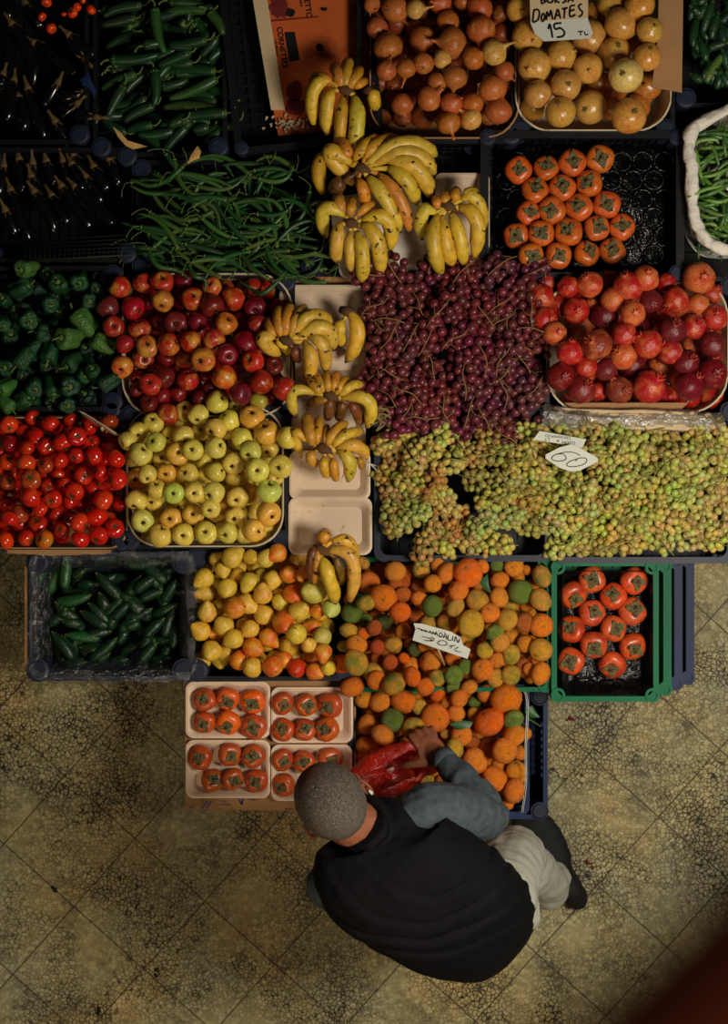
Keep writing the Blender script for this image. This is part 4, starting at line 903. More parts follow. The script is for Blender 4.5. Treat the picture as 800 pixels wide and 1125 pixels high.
def place_long(E, z0, maker, rowh, desc, where, curve=.1, dz=.004, zmax=.06):
    labs = rowlabels([((a+c)/2, (b+d)/2) for a, b, c, d, f in E], rowh); grid = {}
    for i, (a, b, c, d, f) in enumerate(E):
        rnd = random.Random(i*17+5)
        z = z0
        for t in (0, .25, .5, .75, 1): z = max(z, grid.get((int((a+(c-a)*t)/9), int((b+(d-b)*t)/9)), z0))
        z = min(z, z0+zmax)
        for t in (0, .25, .5, .75, 1): grid[(int((a+(c-a)*t)/9), int((b+(d-b)*t)/9))] = z+dz
        p0, p2 = P(a, b, z+rnd.uniform(0, dz)), P(c, d, z+rnd.uniform(-dz, dz)); L = (p2-p0).length; s = Vector((-(p2-p0).y, (p2-p0).x, 0))
        cc = rnd.uniform(-curve, curve)
        p1 = p0.lerp(p2, .35)+s*cc*.9; p1b = p0.lerp(p2, .7)+s*cc
        row, col = labs[i]
        maker([p0, p1, p1b, p2], L, rnd, f, f'{desc(f)}, {col}, {row} {where}')
# thick green peppers
E = endpoints("""550 345 430 350;560 140 600 120;515 130 480 120;240 100 60 140;300 180 80 270;120 360 340 345;550 255 430 260;290 250 400 240;320 390 190 510;520 700 400 840;330 690 200 720;450 720 260 740;740 620 440 660;760 540 650 490;720 270 650 340;530 180 420 150;640 700 560 720;500 660 430 690;60 60 200 50
300 540 150 620;340 580 180 670;690 210 600 310;630 220 430 240;270 30 70 90;640 55 370 100 h;650 65 725 190 h;430 5 620 30;110 330 370 300;540 290 370 360;680 390 410 400;690 430 430 540 h;690 555 510 550;690 605 400 590 h;240 410 60 490 h;180 470 90 640;345 380 345 580;800 670 620 790 h;350 45 405 290 h;160 -60 400 -30;600 -60 300 -80""", 100, 0, 5.)
E = [(c, d, a, b, f) if 0 else (a, b, c, d, f) for a, b, c, d, f in E]
def mk_pepper(pts, L, rnd, f, lab):
    col = (*lin(J(rnd, (48, 80, 36) if 'h' in f else (26, 58, 30), 5)), .15)
    long_item('green_pepper', pts, [.0135, .0165, .015, .0125, .007], 'pepper_skin', col, [('stem', cap_stem('stem_green', .012, .03, .0035, .9, .5))], lab, 'pepper', 'thick green peppers in the crate', 10)
rl = random.Random(21); E = [(x-14*math.cos(a_), y-14*math.sin(a_), x+16*math.cos(a_), y+16*math.sin(a_), '') for x, y, a_ in ((rl.uniform(122, 236), rl.uniform(8, 158), rl.gauss(0, .6)+(PI if rl.random() < .5 else 0)) for _ in range(42))] + E
place_long(E, ZR-.055, mk_pepper, 17, lambda f: 'lighter green long pepper' if 'h' in f else 'dark green long pepper', 'of the thick peppers', .1, .012, .06)
# thin chillies, curving and tangled
rnd0 = random.Random(11); E = []
for k in range(128):
    cx = rnd0.uniform(158, 338); cy = rnd0.uniform(180, 296)
    if cx > 318 and cy < 215: continue
    an = rnd0.gauss(.25, .45); L = rnd0.uniform(20, 34)
    if rnd0.random() < .5: an += PI
    E.append((cx-L*math.cos(an), cy-L*math.sin(an), cx+L*math.cos(an), cy+L*math.sin(an), 'h' if rnd0.random() < .35 else ''))
E += [(162, 273, 209, 307, 'x'), (206, 288, 224, 321, 'x'), (190, 190, 255, 205, 'h'), (295, 306, 240, 280, 'x'), (310, 304, 262, 308, 'x'), (222, 240, 262, 262, 'h')]
def mk_chilli(pts, L, rnd, f, lab):
    c = (62, 94, 40) if f == 'h' else (34, 72, 34); z = max(p.z for p in pts)
    if f == 'x': pts[1] = pts[1] + Vector((-.012, -.02, .012))
    long_item('green_chilli', pts, [.0055, .0082, .0074, .0054, .0014], 'pepper_skin', (*lin(J(rnd, c, 8)), .25), [('stem', cap_stem('stem_green', .006, .035, .0015, 1., 1.1))], lab, 'chilli', 'thin green chillies in the crate', 7)
place_long(E, ZR-.025, mk_chilli, 13, lambda f: 'thin chilli dangling over the red apples' if f == 'x' else 'light green thin chilli' if f else 'dark green thin chilli', 'of the chillies', .28, .006, .075)
# cucumbers in the wrapped crate
E = endpoints("""640 220 560 250;600 290 500 320;650 330 580 400;560 420 480 470;690 300 660 400;500 360 560 340;430 470 380 500;640 100 500 105;560 60 450 75;480 90 380 110;620 160 540 220;700 180 650 260;620 430 560 500;680 420 650 500;250 330 330 350;340 500 250 500;520 490 440 500;600 60 680 80;700 120 640 140;330 440 420 440;550 320 480 380;690 480 600 490
340 130 290 160;375 185 310 200;270 390 400 405 h;250 400 300 490;215 385 290 490;460 410 360 490;400 230 430 290;510 270 450 330;330 300 430 360;360 270 430 350;390 150 490 250;260 290 258 310;215 75 130 210 h;235 120 190 230 h;355 235 225 255 h;270 60 258 205 h""", 0, 590, 3.636)
rl = random.Random(22); E = [(x-15*math.cos(a_), y-15*math.sin(a_), x+15*math.cos(a_), y+15*math.sin(a_), '') for x, y, a_ in ((rl.uniform(62, 190), rl.uniform(628, 722), rl.uniform(0, PI)) for _ in range(46))] + E
def mk_cuke(pts, L, rnd, f, lab):
    long_item('cucumber', pts, [.007, .015, .0175, .0175, .016, .007], 'cucumber_skin', (*lin(J(rnd, (34, 84, 40) if f else (20, 50, 26), 4)), .04), [('stem', cap_stem('stem_green', .002, .008, .003, .3, .2))], lab, 'cucumber', 'cucumbers in the wrapped crate', 12)
place_long(E, .315, mk_cuke, 17, lambda f: 'brighter green cucumber' if f else 'dark green cucumber', 'of the wrapped cucumbers', .07, .014, .07)
E = endpoints("""240 -60 180 230;440 20 330 370;500 150 430 440 ;270 200 225 530;300 460 370 690;600 480 380 560;560 600 370 920 h;390 -40 280 60;600 0 560 130;520 830 480 1000;600 820 590 960;200 830 330 920;540 300 580 480""", 740, 0, 10.23)
rl = random.Random(23); E = [(x-9*math.cos(a_), y-9*math.sin(a_), x+9*math.cos(a_), y+9*math.sin(a_), '') for x, y, a_ in ((rl.uniform(762, 800), rl.uniform(4, 92), rl.uniform(.6, 2.4)) for _ in range(34))] + E
def mk_cuke2(pts, L, rnd, f, lab):
    long_item('cucumber', pts, [.005, .012, .0135, .0135, .012, .005], 'cucumber_skin', (*lin(J(rnd, (92, 122, 52) if f else (28, 60, 34), 5)), .3 if f else .1), [('stem', cap_stem('stem_green', .002, .006, .0025, .3, .2))], lab, 'cucumber', 'cucumbers in the top right crate', 10)
place_long(E, ZR-.05, mk_cuke2, 14, lambda f: 'light yellow-green cucumber' if f else 'dark small cucumber', 'in the top right crate', .06, .012, .05)
# aubergines
E = endpoints("""10 -40 60 150;180 20 330 200;420 -30 560 120;500 250 700 420;20 640 60 900;420 600 300 780;600 670 420 690;700 850 540 870;400 880 480 1060;130 700 160 960;560 750 430 850;620 430 500 300
85 170 240 630;250 310 555 545;200 640 330 1010;100 580 45 885;20 540 5 640""", 0, 0, 6.62)
def mk_aub(pts, L, rnd, f, lab):
    r = .017
    def calyx(P_, R):
        p0, p1 = P_[0], P_[1]; d = (p0-p1).normalized(); mb = star(5, .2, 1., 0, -.25, .5, .1, seed=3); q = d.to_track_quat('Z', 'Y').to_matrix()
        mb.warp(lambda v: q @ (Vector((v.x*.019, v.y*.019, (v.z-.5*(v.x**2+v.y**2))*.026))) + p0)
        mb.tube([p0-d*.006, p0+d*.006, p0+d*.02, p0+d*.036+Vector((0, 0, .004))], [.013, .010, .0045, .0055], 8)
        return mb.mesh('calyx', 'calyx_aubergine')
    long_item('aubergine', pts, [r*.55, r*.85, r, r*1.1, r*1.1, r*.55], 'aubergine_skin', (*lin(J(rnd, (10, 10, 15), 2)), .1), [('calyx', calyx)], lab, 'aubergine', 'aubergines in the crates', 14)
place_long(E, ZR-.03, mk_aub, 26, lambda f: 'glossy black-purple aubergine', 'of the top left aubergines', .12, .02, .06)
E = endpoints("""110 130 130 330;190 150 230 330;270 140 330 290;370 140 420 280;430 110 520 250;500 235 600 400;20 170 -30 360;180 230 260 430;30 430 90 590;420 160 480 330;640 130 700 300
60 310 175 615;200 320 322 572;300 345 400 515;360 290 535 538;440 290 665 520;548 175 640 318""", 0, 150, 5.333)
place_long(E, ZR-.04, mk_aub, 24, lambda f: 'slender black aubergine with tan calyx', 'of the lower aubergines', .06, .018, .05)
# wire mesh side standing in front of the lower aubergines
mb = MB(); q = lambda u, v: P(28+118*u, 286-6*u-v*22, ZR+.02-v*.05)
for k in range(23): mb.tube([q(k/22, 0), q(k/22, 1)], .0009, 4)
for k in range(6): mb.tube([q(0, k/5), q(1, k/5)], .0009, 4)
mb.tube([q(0, 0), q(1, 0)], .003, 6)
tag(ob('wire_mesh', mb.mesh('wire_mesh', 'mesh_wire')), 'dark wire mesh panel in front of the slender aubergines', 'mesh')
# small red tomatoes on a vine, top left
rnd = random.Random(5)
for k, (x, y, r) in enumerate(((51, 2, 6), (46, 18, 5), (56, 31, 6), (80, 14, 6), (85, 7, 5), (100, 11, 5.6), (70, 15.5, 3), (91, 0, 4))):
    o = spawn('tomato', 'small_tomato', k, P(x, y, ZR+.06), up_rot(rnd.uniform(.5, 1.6), rnd.uniform(0, 6), 0), M(r, ZR), (*lin((236, 62, 14)), .3))
    tag(o, 'small bright orange-red tomato above the large aubergines, ' + ['upper left of the cluster', 'left edge of the cluster', 'lowest of the cluster', 'centre of the cluster', 'top centre of the cluster', 'rightmost of the cluster', 'tiny one near the centre', 'cut by the top edge'][k], 'tomato', 'small tomatoes above the aubergines')
# green beans in a white sack
rnd = random.Random(8)
for k in range(120):
    cx, cy = rnd.uniform(768, 812), rnd.uniform(138, 268); an = rnd.gauss(-.3, .8); L = rnd.uniform(14, 24)
    if cx-L*abs(math.cos(an)) < 762: cx = 762+L*abs(math.cos(an))
    z = ZR-.05+k*.0008; a = P(cx-L*math.cos(an), cy-L*math.sin(an), z); b = P(cx+L*math.cos(an), cy+L*math.sin(an), z+.004); m_ = (a+b)/2+Vector((rnd.uniform(-.015, .015), rnd.uniform(-.02, .02), .006))
    long_item('green_bean', [a, m_, b], [.002, .006, .0068, .006, .001], 'bean_skin', (*lin(J(rnd, (66, 108, 44) if k > 60 else (38, 66, 28), 9)), .3), [], 'flat green bean in the heap inside the rolled white sack', 'bean', 'green beans in the white sack', 6)  # lower beans get a darker green, shade of the heap painted in
for (pts, lb) in (([(765, 160), (768, 155), (785, 153), (790, 158)], 'arched'), ([(756, 217), (775, 208), (800, 203)], 'pointing over the sack edge'), ([(772, 194), (785, 192), (802, 184)], 'upper straight'), ([(776, 219), (790, 222), (804, 217)], 'lower straight'), ([(765, 163), (768, 185), (772, 197)], 'steep')):
    long_item('green_bean', [P(x, y, ZR+.05) for x, y in pts], [.0015, .006, .0065, .006, .001], 'bean_skin', (*lin((108, 150, 62)), .25), [], f'light green bean, {lb}, lying on top in the white sack', 'bean', 'green beans in the white sack', 7)
path = catmull([P(x, y, ZR+.04) for x, y in ((830, 108), (800, 120), (778, 131), (760, 144), (757, 165), (760, 190), (761, 215), (764, 238), (773, 258), (788, 272), (810, 274), (840, 268), (862, 220), (862, 150))], 8, True)
mb = MB(); rad = [.017+.006*mnoise.noise(p*18) for p in path]; mb.tube(path, rad, 12, closed=True)
mb.warp(lambda v: v + Vector((1, 1, 1))*.007*mnoise.noise(v*35)+Vector((0, 0, .008*mnoise.noise(v*14))))
cx, cy = P(810, 195, ZR).x, P(810, 195, ZR).y; V = []; K = len(path)
for z, k in ((ZR+.04, 1.0), (ZR, 1.02), (ZR-.08, 1.03), (ZR-.17, .95)):
    for p in path: V.append((cx+(p.x-cx)*k, cy+(p.y-cy)*k, z))
mb.add(V, [(r*K+a, (r+1)*K+a, (r+1)*K+(a+1) % K, r*K+(a+1) % K) for r in range(3) for a in range(K)]+[tuple(range(3*K, 4*K))])
tag(ob('sack', mb.mesh('sack', 'sack_cloth')), 'white sack with a thick rolled edge, full of green beans, right edge', 'sack')

# ------------------------------------------------------------------ signs
def stroke(mb, pts, w, z, mapf):
    P_ = catmull([Vector((x, y, 0)) for x, y in pts], 6) if len(pts) > 2 else [Vector((x, y, 0)) for x, y in pts]
    mb.tube([P(*mapf(p.x, p.y), z) for p in P_], M(w, z), 5, .25)
# DOMATES card
zs = ZR+.10; f = lambda x, y: (580+x/10, y/10)
card = slab([P(581, -28, zs), P(646, -30, zs), P(646, 21, zs), P(651.5, 37, zs), P(648, 42.5, zs), P(598, 45.5, zs), P(588, 38, zs), P(583, 26, zs)], .003, 'card_white', 'price_card', 'price card reading DOMATES 15 TL stuck in the yellow onions', 'sign')
slab([P(581.3, -27, zs+.0032), P(645.8, -29, zs+.0032), P(645.8, 20, zs+.0032), P(583, 25, zs+.0032)], .0006, 'card_cream', 'upper_panel', None, None, parent=card)
mb = MB(); zt = zs+.0048
for L in ([(70,110),(60,180),(55,245)],[(60,115),(110,105),(130,150),(110,220),(55,250)],[(165,150),(150,200),(165,235),(185,200),(180,155),(165,150)],[(205,220),(212,130),(235,180),(255,115),(275,215)],[(295,215),(330,105),(360,205)],[(310,170),(350,165)],
          [(375,100),(440,85)],[(408,95),(400,205)],[(520,60),(470,75),(465,180),(525,160)],[(468,120),(515,105)],[(595,45),(560,65),(575,105),(600,130),(590,170),(555,185)]): stroke(mb, L, 1.15, zt, f)
ob('handwritten_name', mb.mesh('handwritten_name', 'ink'), card); mb = MB()
for L in ([(225,320),(245,270),(275,415)],[(370,255),(295,268),(305,320),(360,310),(405,355),(385,400),(320,412)]): stroke(mb, L, 1.15, zt, f)
for L in ([(550,350),(610,345)],[(580,348),(585,390)],[(625,350),(635,385),(665,375)]): stroke(mb, L, .6, zt, f)
ob('handwritten_price', mb.mesh('handwritten_price', 'ink'), card); mb = MB()
for L in ([(150,40),(150,-60),(190,-40),(160,-10),(200,15),(150,45)],[(225,-50),(220,20),(270,20),(275,-50)],[(305,35),(300,-50),(340,-30),(305,0),(350,30)],[(430,-40),(380,-30),(420,10),(380,35)],[(440,30),(470,-50),(500,20)],[(450,0),(490,-5)]): stroke(mb, L, 1.15, zt, f)
ob('handwritten_name', mb.mesh('handwritten_name', 'ink'), card)
# 30 TL card
zs = .57; f = lambda x, y: (440+x/8.89, 670+y/8.89)
card = slab([P(*f(128, 130), zs+.012), P(*f(215, 135), zs+.012), P(*f(500, 215), zs+.012), P(*f(590, 270), zs+.012), P(*f(615, 345), zs+.006), P(*f(685, 385), zs+.004), P(*f(655, 478), zs), P(*f(450, 410), zs), P(*f(118, 295), zs), P(*f(148, 185), zs+.008)], .003, 'card_white', 'price_card', 'white price card reading MANDALIN 30 TL in the mandarins', 'sign')
mb = MB(); zt = zs+.013
for L in ([(215,262),(280,275),(310,300),(240,298)],[(240,298),(310,305),(330,285),(300,265)],[(385,305),(370,325),(400,345),(450,345),(455,320),(420,300),(385,305)],[(480,352),(540,348)],[(515,350),(490,380)],[(570,365),(540,385),(555,405),(600,412)]): stroke(mb, L, .38, zt, f)
ob('handwritten_price', mb.mesh('handwritten_price', 'ink'), card); mb = MB()
for L in ([(160,178),(190,188),(180,180),(215,205),(205,188),(250,215),(240,198),(285,225)],[(285,225),(290,205),(310,235),(320,212),(335,245)],[(335,245),(350,215),(365,255)],[(340,235),(362,238)],[(380,262),(385,222),(410,240),(402,266),(380,262)],[(420,275),(440,228),(455,285)],[(428,262),(452,265)],[(470,245),(466,290),(500,298)],[(515,255),(510,300)],[(530,310),(540,262),(565,318),(580,275)]): stroke(mb, L, .55, zt, f)
for k in range(8): stroke(mb, [(230+k*28, 150+k*9), (238+k*28, 162+k*9), (246+k*28, 155+k*9)], .3, zt+.001, f)
ob('handwriting', mb.mesh('handwriting', 'ink'), card)
st = MB().tube([P(*f(350, 340), zs-.003), P(*f(430, 540), zs-.06)], .004, 7)
tag(ob('card_stick', st.mesh('card_stick', 'wood_stick')), 'short wooden stick holding up the mandarin price card', 'stick')
# 60 card and the card behind
zs = ZR+.11; f = lambda x, y: (575+x/8.42, 465+y/8.42)
card = slab([P(*f(x, y), zs) for x, y in ((205, 292), (330, 225), (440, 195), (520, 225), (690, 325), (690, 355), (520, 440), (430, 445), (330, 410), (205, 325))], .003, 'card_white', 'price_card', 'white diamond-shaped price card reading 60 in the green grapes', 'sign')
mb = MB(); zt = zs+.0045
stroke(mb, [(525, 298), (470, 272), (400, 268), (320, 285), (270, 310), (275, 340), (330, 350), (385, 340), (395, 310), (360, 285), (300, 290)], .45, zt, f)
stroke(mb, [(485, 350), (510, 325), (570, 322), (590, 345), (560, 380), (480, 402), (415, 398), (405, 375), (440, 350), (500, 330)], .45, zt, f)
ob('handwriting', mb.mesh('handwriting', 'ink'), card)
zs2 = ZR+.09
card = slab([P(*f(x, y), zs2) for x, y in ((150, 72), (582, 150), (545, 228), (440, 205), (90, 152))], .003, 'card_white', 'price_card', 'narrow white name card written over behind the 60 card', 'sign')
text('ÇEKİRDEKSİZ', *f(320, 125), zs2+.0036, 2.6, 173, 'ink', 'handwriting', card, 1.25, wob=.3)
text('ÜZÜM', *f(420, 178), zs2+.0036, 3.4, 174, 'ink', 'handwriting', card, 1.1, wob=.3); text('LT', *f(220, 148), zs2+.0036, 3.4, 174, 'ink', 'handwriting', card, 1.1)
tag(ob('card_stick', MB().tube([P(*f(325, 165), zs2+.006), P(*f(310, 225), zs2-.05)], .0035, 7).mesh('card_stick', 'wood_stick')), 'short wooden stick behind the 60 price card', 'stick')
# card seen edge-on at the tomatoes
V = [P(87, 452, ZR+.09), P(129, 478, ZR+.09), P(128.6, 478.6, ZR+.03), P(86.5, 453, ZR+.03)]
zq = ZR+.085
c_ = slab([P(87, 451.5, zq+.01), P(92, 453, zq+.01), P(128, 475.5, zq+.01), P(129.5, 478.5, zq+.01), P(125, 478, zq-.03), P(92, 457.5, zq-.03)], .003, 'carton_white', 'price_card', 'price card standing on edge between bell peppers and tomatoes', 'sign')
tag(ob('card_stick', MB().tube([P(112, 470, zq), P(113, 473, zq-.06)], .005, 8).mesh('card_stick', 'wood_stick')), 'stick end under the edge-on card by the tomatoes', 'stick')

# ------------------------------------------------------------------ odds and ends
# pale stalks in plastic between pomegranates and grapes
rnd = random.Random(4)
for k in range(7):
    y = 452+k*2.6; x0 = 612+rnd.uniform(-12, 25); x1 = 768+rnd.uniform(-14, 10)
    pts = catmull([P(x0, y-3+rnd.uniform(-2, 2), ZR+.02), P(660, y+1+rnd.uniform(-2, 2), ZR+.035), P(715, y+2+rnd.uniform(-2, 2), ZR+.035), P(x1, y+4+rnd.uniform(-2, 2), ZR+.03)], 6)
    n_ = len(pts); mb = MB(); mb.tube(pts, [.004+.004*(i/n_)+.001*math.sin(i*1.3+k) for i in range(n_)], 7); mb.tube([pts[-1], pts[-1]+Vector((.012, 0, 0)), pts[-1]+Vector((.024, .003, 0))], [.010, .013, .004], 8)
    tag(ob('pale_stalk', mb.mesh('pale_stalk', 'stalk_pale')), f'long cream stalk, {ORD[k]} from the top of the bundle below the pomegranates', 'stalk', 'bundle of pale stalks')
def crumple(path, wid, mat, name, label, cat, amp=.01, nseg=10, seed=0., zf=None, drop=.0):
    """a crumpled strip following a path; wid in metres across"""
    K = len(path); V = []
    for i, p in enumerate(path):
        a, b = path[max(i-1, 0)], path[min(i+1, K-1)]; t = (b-a).normalized(); s = Vector((-t.y, t.x, 0))
        for j in range(nseg+1):
            u = j/nseg-.5; v = p+s*wid*u+Vector((0, 0, drop*(-(2*u)**2)))
            nz = Vector((mnoise.noise(v*60+Vector((seed, 0, 0))), mnoise.noise(v*60+Vector((0, seed, 9))), mnoise.noise(v*45+Vector((4, 0, seed)))))
            V.append(v+nz*amp)
    Fc = [(i*(nseg+1)+j, i*(nseg+1)+j+1, (i+1)*(nseg+1)+j+1, (i+1)*(nseg+1)+j) for i in range(K-1) for j in range(nseg)]
    o = ob(name, mk(name, V, Fc, mat)); 
    if label: tag(o, label, cat)
    return o
crumple(catmull([P(x, y, ZR+.05) for x, y in ((596, 456), (640, 460), (690, 462), (740, 461), (798, 466))], 14), M(24, ZR), 'milky_film', 'plastic_wrap', 'crumpled milky plastic wrap over the pale stalks', 'plastic', .011, 14, 3., drop=.03)
# raffia knot
rnd = random.Random(2); mb = MB()
for k in range(7):
    c = Vector(P(419, 461, ZR+.045)); pts = [c+Vector((rnd.uniform(-.03, .03), rnd.uniform(-.035, .035), rnd.uniform(-.01, .02))) for _ in range(4)]
    mb.tube(catmull(pts, 5, True), rnd.uniform(.002, .0036), 5, .6, closed=True)
tag(ob('twine_knot', mb.mesh('twine_knot', 'rope')), 'tangled knot of tan twine between the spotted bananas and the red grapes', 'twine')
mb = MB()
for (a, b) in (((406, 510), (404, 502)), ((404, 508), (413, 512)), ((405, 508), (412, 515)), ((404, 508), (402, 516)), ((405, 507), (414, 517))): mb.tube([P(*a, ZR+.06), P(*b, ZR+.055)], .0012, 4)
tag(ob('string_end', mb.mesh('string_end', 'card_white')), 'frayed white string end left of the green grapes', 'string')
# dry leaves among the peppers
def leaf(pts2, z, mat, label, name='leaf', seed=0):
    pts = [P(x, y, z+.004*math.sin(i*2.+seed)) for i, (x, y) in enumerate(pts2)]
    c = sum(pts, Vector())/len(pts)+Vector((0, 0, .006)); V = pts+[c]; n = len(pts); V2 = [v-Vector((0, 0, .001)) for v in V]
    Fc = [(i, (i+1) % n, n) for i in range(n)]; Fc += [tuple(k+n+1 for k in f[::-1]) for f in Fc]
    tag(ob(name, mk(name, V+V2, Fc, mat)), label, 'leaf')
leaf([(124, 139), (132, 145), (141, 155), (145, 162), (162, 161), (146, 164), (138, 160), (130, 151)], ZR+.03, 'leaf_dry', 'pale dry leaf left of the chillies, below the thick peppers', 'dry_leaf')
leaf([(206, 180), (210, 170), (217, 160), (221, 166), (219, 174), (213, 176)], ZR+.05, 'leaf_dry', 'tan dry leaf at the seam between thick peppers and chillies', 'dry_leaf', 1)
leaf([(88, 88), (98, 80), (100, 88), (106, 100), (104, 108), (97, 96), (91, 94)], ZR+.05, 'crate_blue', 'blue and white scrap of wrapper beside the large aubergines', 'wrapper_scrap', 2)
leaf([(577, 778), (585, 775), (590, 783), (593, 788), (584, 789), (577, 786)], .47, 'leaf_green', 'fresh green mandarin leaf on the rim of the blue crate', 'mandarin_leaf', 2)
leaf([(494, 796), (506, 791), (520, 793), (517, 799), (505, 802)], .475, 'leaf_green', 'dark mandarin leaf among the lower mandarins', 'mandarin_leaf', 1)
leaf([(526, 640), (536, 630), (537, 642), (540, 652), (533, 648)], .54, 'leaf_green', 'dark mandarin leaf near the top of the upper mandarins', 'mandarin_leaf', 3)
tag(ob('twig', MB().tube(catmull([P(579, 789, .45), P(588, 794, .44), P(594, 798, .43)], 4), .0018, 5).mesh('twig', 'stem_green')), 'thin green twig over the rim of the blue crate', 'twig')
# clear plastic round the cucumber crate
def ring_film(rect, z, mat, name, label, seed, wid=.045):
    x0, y0, x1, y1 = rect; pts = rrect(x0, y0, x1, y1, 12, 6); path = []
    for i in range(len(pts)):
        a, b = pts[i], pts[(i+1) % len(pts)]; L = math.hypot(b[0]-a[0], b[1]-a[1]); k = max(1, int(L/2.5))
        for j in range(k): path.append((a[0]+(b[0]-a[0])*j/k, a[1]+(b[1]-a[1])*j/k))
    cx, cy = (x0+x1)/2, (y0+y1)/2; V = []; K = len(path); prof = [(-.05, -.09), (-.035, -.03), (-.012, .006), (.006, .008), (.018, -.02), (.02, -.08), (.014, -.16)]
    for i, (x, y) in enumerate(path):
        p = P(x, y, z); c = P(cx, cy, z); hw, hh = P(x1, 0, z).x-c.x, c.y-P(0, y1, z).y
        nx = (p.x-c.x)/hw; ny = (p.y-c.y)/hh; d = Vector((nx**7, ny**7, 0)); d = d.normalized()
        for (o_, zz) in prof:
            v = p+d*o_+Vector((0, 0, zz)); nz = Vector((mnoise.noise(v*38+Vector((seed, 0, 0))), mnoise.noise(v*38+Vector((0, seed, 9))), mnoise.noise(v*30+Vector((4, 0, seed)))))
            V.append(v+nz*.013)
    n = len(prof)
    Fc = [(i*n+j, ((i+1) % K)*n+j, ((i+1) % K)*n+j+1, i*n+j+1) for i in range(K) for j in range(n-1)]
    tag(ob(name, mk(name, V, Fc, mat)), label, 'plastic')
ring_film((33, 609, 211, 745), .45, 'clear_film', 'plastic_wrap', 'clear crumpled plastic film pulled over the rim of the cucumber crate', 5.)
crumple(catmull([P(x, y, .465) for x, y in ((8, 604), (60, 606), (100, 605), (122, 604))], 10), M(8, .46), 'carton', 'carton_edge', 'torn carton edge below the tomatoes', 'cardboard', .003, 4, 2.)
mb = MB(); mb.box((P(27, 0, .44).x, P(0, 738, .44).y, .3), (P(32, 0, .44).x, P(0, 622, .44).y, .44))
tag(ob('wooden_slat', mb.mesh('wooden_slat', 'wood_light', False)), 'upright wooden slat along the left side of the cucumber crate', 'slat')
# string round the mandarin crate
mb = MB()
for o_ in (0, 1.6): mb.tube(catmull([P(575+o_, 757, .43), P(579+o_, 775, .47), P(577+o_, 820, .48), P(577+o_, 860, .47), P(573+o_, 893, .43)], 6), .0012, 5)
tag(ob('string', mb.mesh('string', 'card_white')), 'pale double string along the right side of the lower mandarins', 'string')
# dark litter on the floor
for k, (x, y, r) in enumerate(((625, 788, 8), (172, 1068, 6), (108, 1110, 3), (60, 978, 3), (648, 950, 7))):
    rnd = random.Random(k); mb = MB()
    for _ in range(5): c = P(x+rnd.uniform(-r, r)*.5, y+rnd.uniform(-r, r)*.5, .003); mb.tube([c, c+Vector((rnd.uniform(-.01, .01), rnd.uniform(-.01, .01), .001))], [.004, .006], 6, .4)
    tag(ob('trodden_scrap', mb.mesh('trodden_scrap', 'print_red' if k in (0, 4) else 'ink')), ['dark squashed scrap on floor below the green crate', 'black squashed scrap on the floor at bottom left', 'tiny black scrap on floor at bottom edge left', 'tiny black scrap on the floor at far left', 'dark reddish scrap on floor right of the shoe'][k], 'litter')
# ------------------------------------------------------------------ the man
def ellipsoid(mb, c, ax, R=None, n=18, m=12):
    V = []; 
    for i in range(m+1):
        th = PI*i/m
        for k in range(n):
            a = 2*PI*k/n; v = Vector((math.sin(th)*math.cos(a)*ax[0], math.sin(th)*math.sin(a)*ax[1], -math.cos(th)*ax[2]))
            V.append((R @ v if R else v)+Vector(c))
    return mb.add(V, [(i*n+k, i*n+(k+1) % n, (i+1)*n+(k+1) % n, (i+1)*n+k) for i in range(m) for k in range(n)])
def capsule(mb, pts, rads, per=5, n=16):
    pts = [Vector(p) for p in pts]; C = catmull(pts, per) if len(pts) > 2 else [pts[0].lerp(pts[1], i/6) for i in range(7)]
    K = len(C); R = [float(np.interp(i/(K-1), np.linspace(0, 1, len(rads)), rads)) for i in range(K)]
    mb.tube(C, R, n)
    for p, r in ((C[0], R[0]), (C[-1], R[-1])): ellipsoid(mb, p, (r, r, r), None, 14, 9)
    return mb
def remesh(name, mb, mat, voxel=.006, smooth=8):
    me = bpy.data.meshes.new(name+'_raw'); me.from_pydata([tuple(v) for v in mb.V], [], mb.F); me.validate()
    o = bpy.data.objects.new(name+'_raw', me); COL.objects.link(o)
    m = o.modifiers.new('r', 'REMESH'); m.mode = 'VOXEL'; m.voxel_size = voxel
    s = o.modifiers.new('s', 'SMOOTH'); s.iterations = smooth; s.factor = .5
    dg = bpy.context.evaluated_depsgraph_get(); out = bpy.data.meshes.new_from_object(o.evaluated_get(dg)); bpy.data.objects.remove(o)
    out.name = name; out.materials.clear(); out.materials.append(MATS[mat]); out.polygons.foreach_set('use_smooth', [True]*len(out.polygons)); return out
def displace(me, f):
    N_ = [v.normal.copy() for v in me.vertices]
    for v, n in zip(me.vertices, N_): v.co = v.co + n*f(v.co, n)
    me.update(); return me

# head frame: the man looks down and to the upper left
fh = Vector((-.62, .78, 0)).normalized(); pitch = math.radians(42)
fw = (fh*math.cos(pitch) - Vector((0, 0, math.sin(pitch)))).normalized(); upv = (fh*math.sin(pitch) + Vector((0, 0, math.cos(pitch)))).normalized()
rt = fw.cross(upv).normalized()
HM = Matrix((rt, fw, upv)).transposed()          # local x right, y forward, z crown
HC = P(371, 886, 1.02)                            # centre between the ears
hd = lambda x, y, z: HC + HM @ Vector((x, y, z))
man_root = empty('person', (P(520, 960, 0).x, P(520, 960, 0).y, 0)); MO = man_root.location.copy()

tag(man_root, 'person with short grey hair in black vest and pale trousers, bending over to pick mandarins', 'person')
def mob(name, me, mat4=None, parent=None):
    o = bpy.data.objects.new(name, me); COL.objects.link(o); o.parent = parent or man_root
    if parent is None: o.location = -MO
    return o
b = MB()
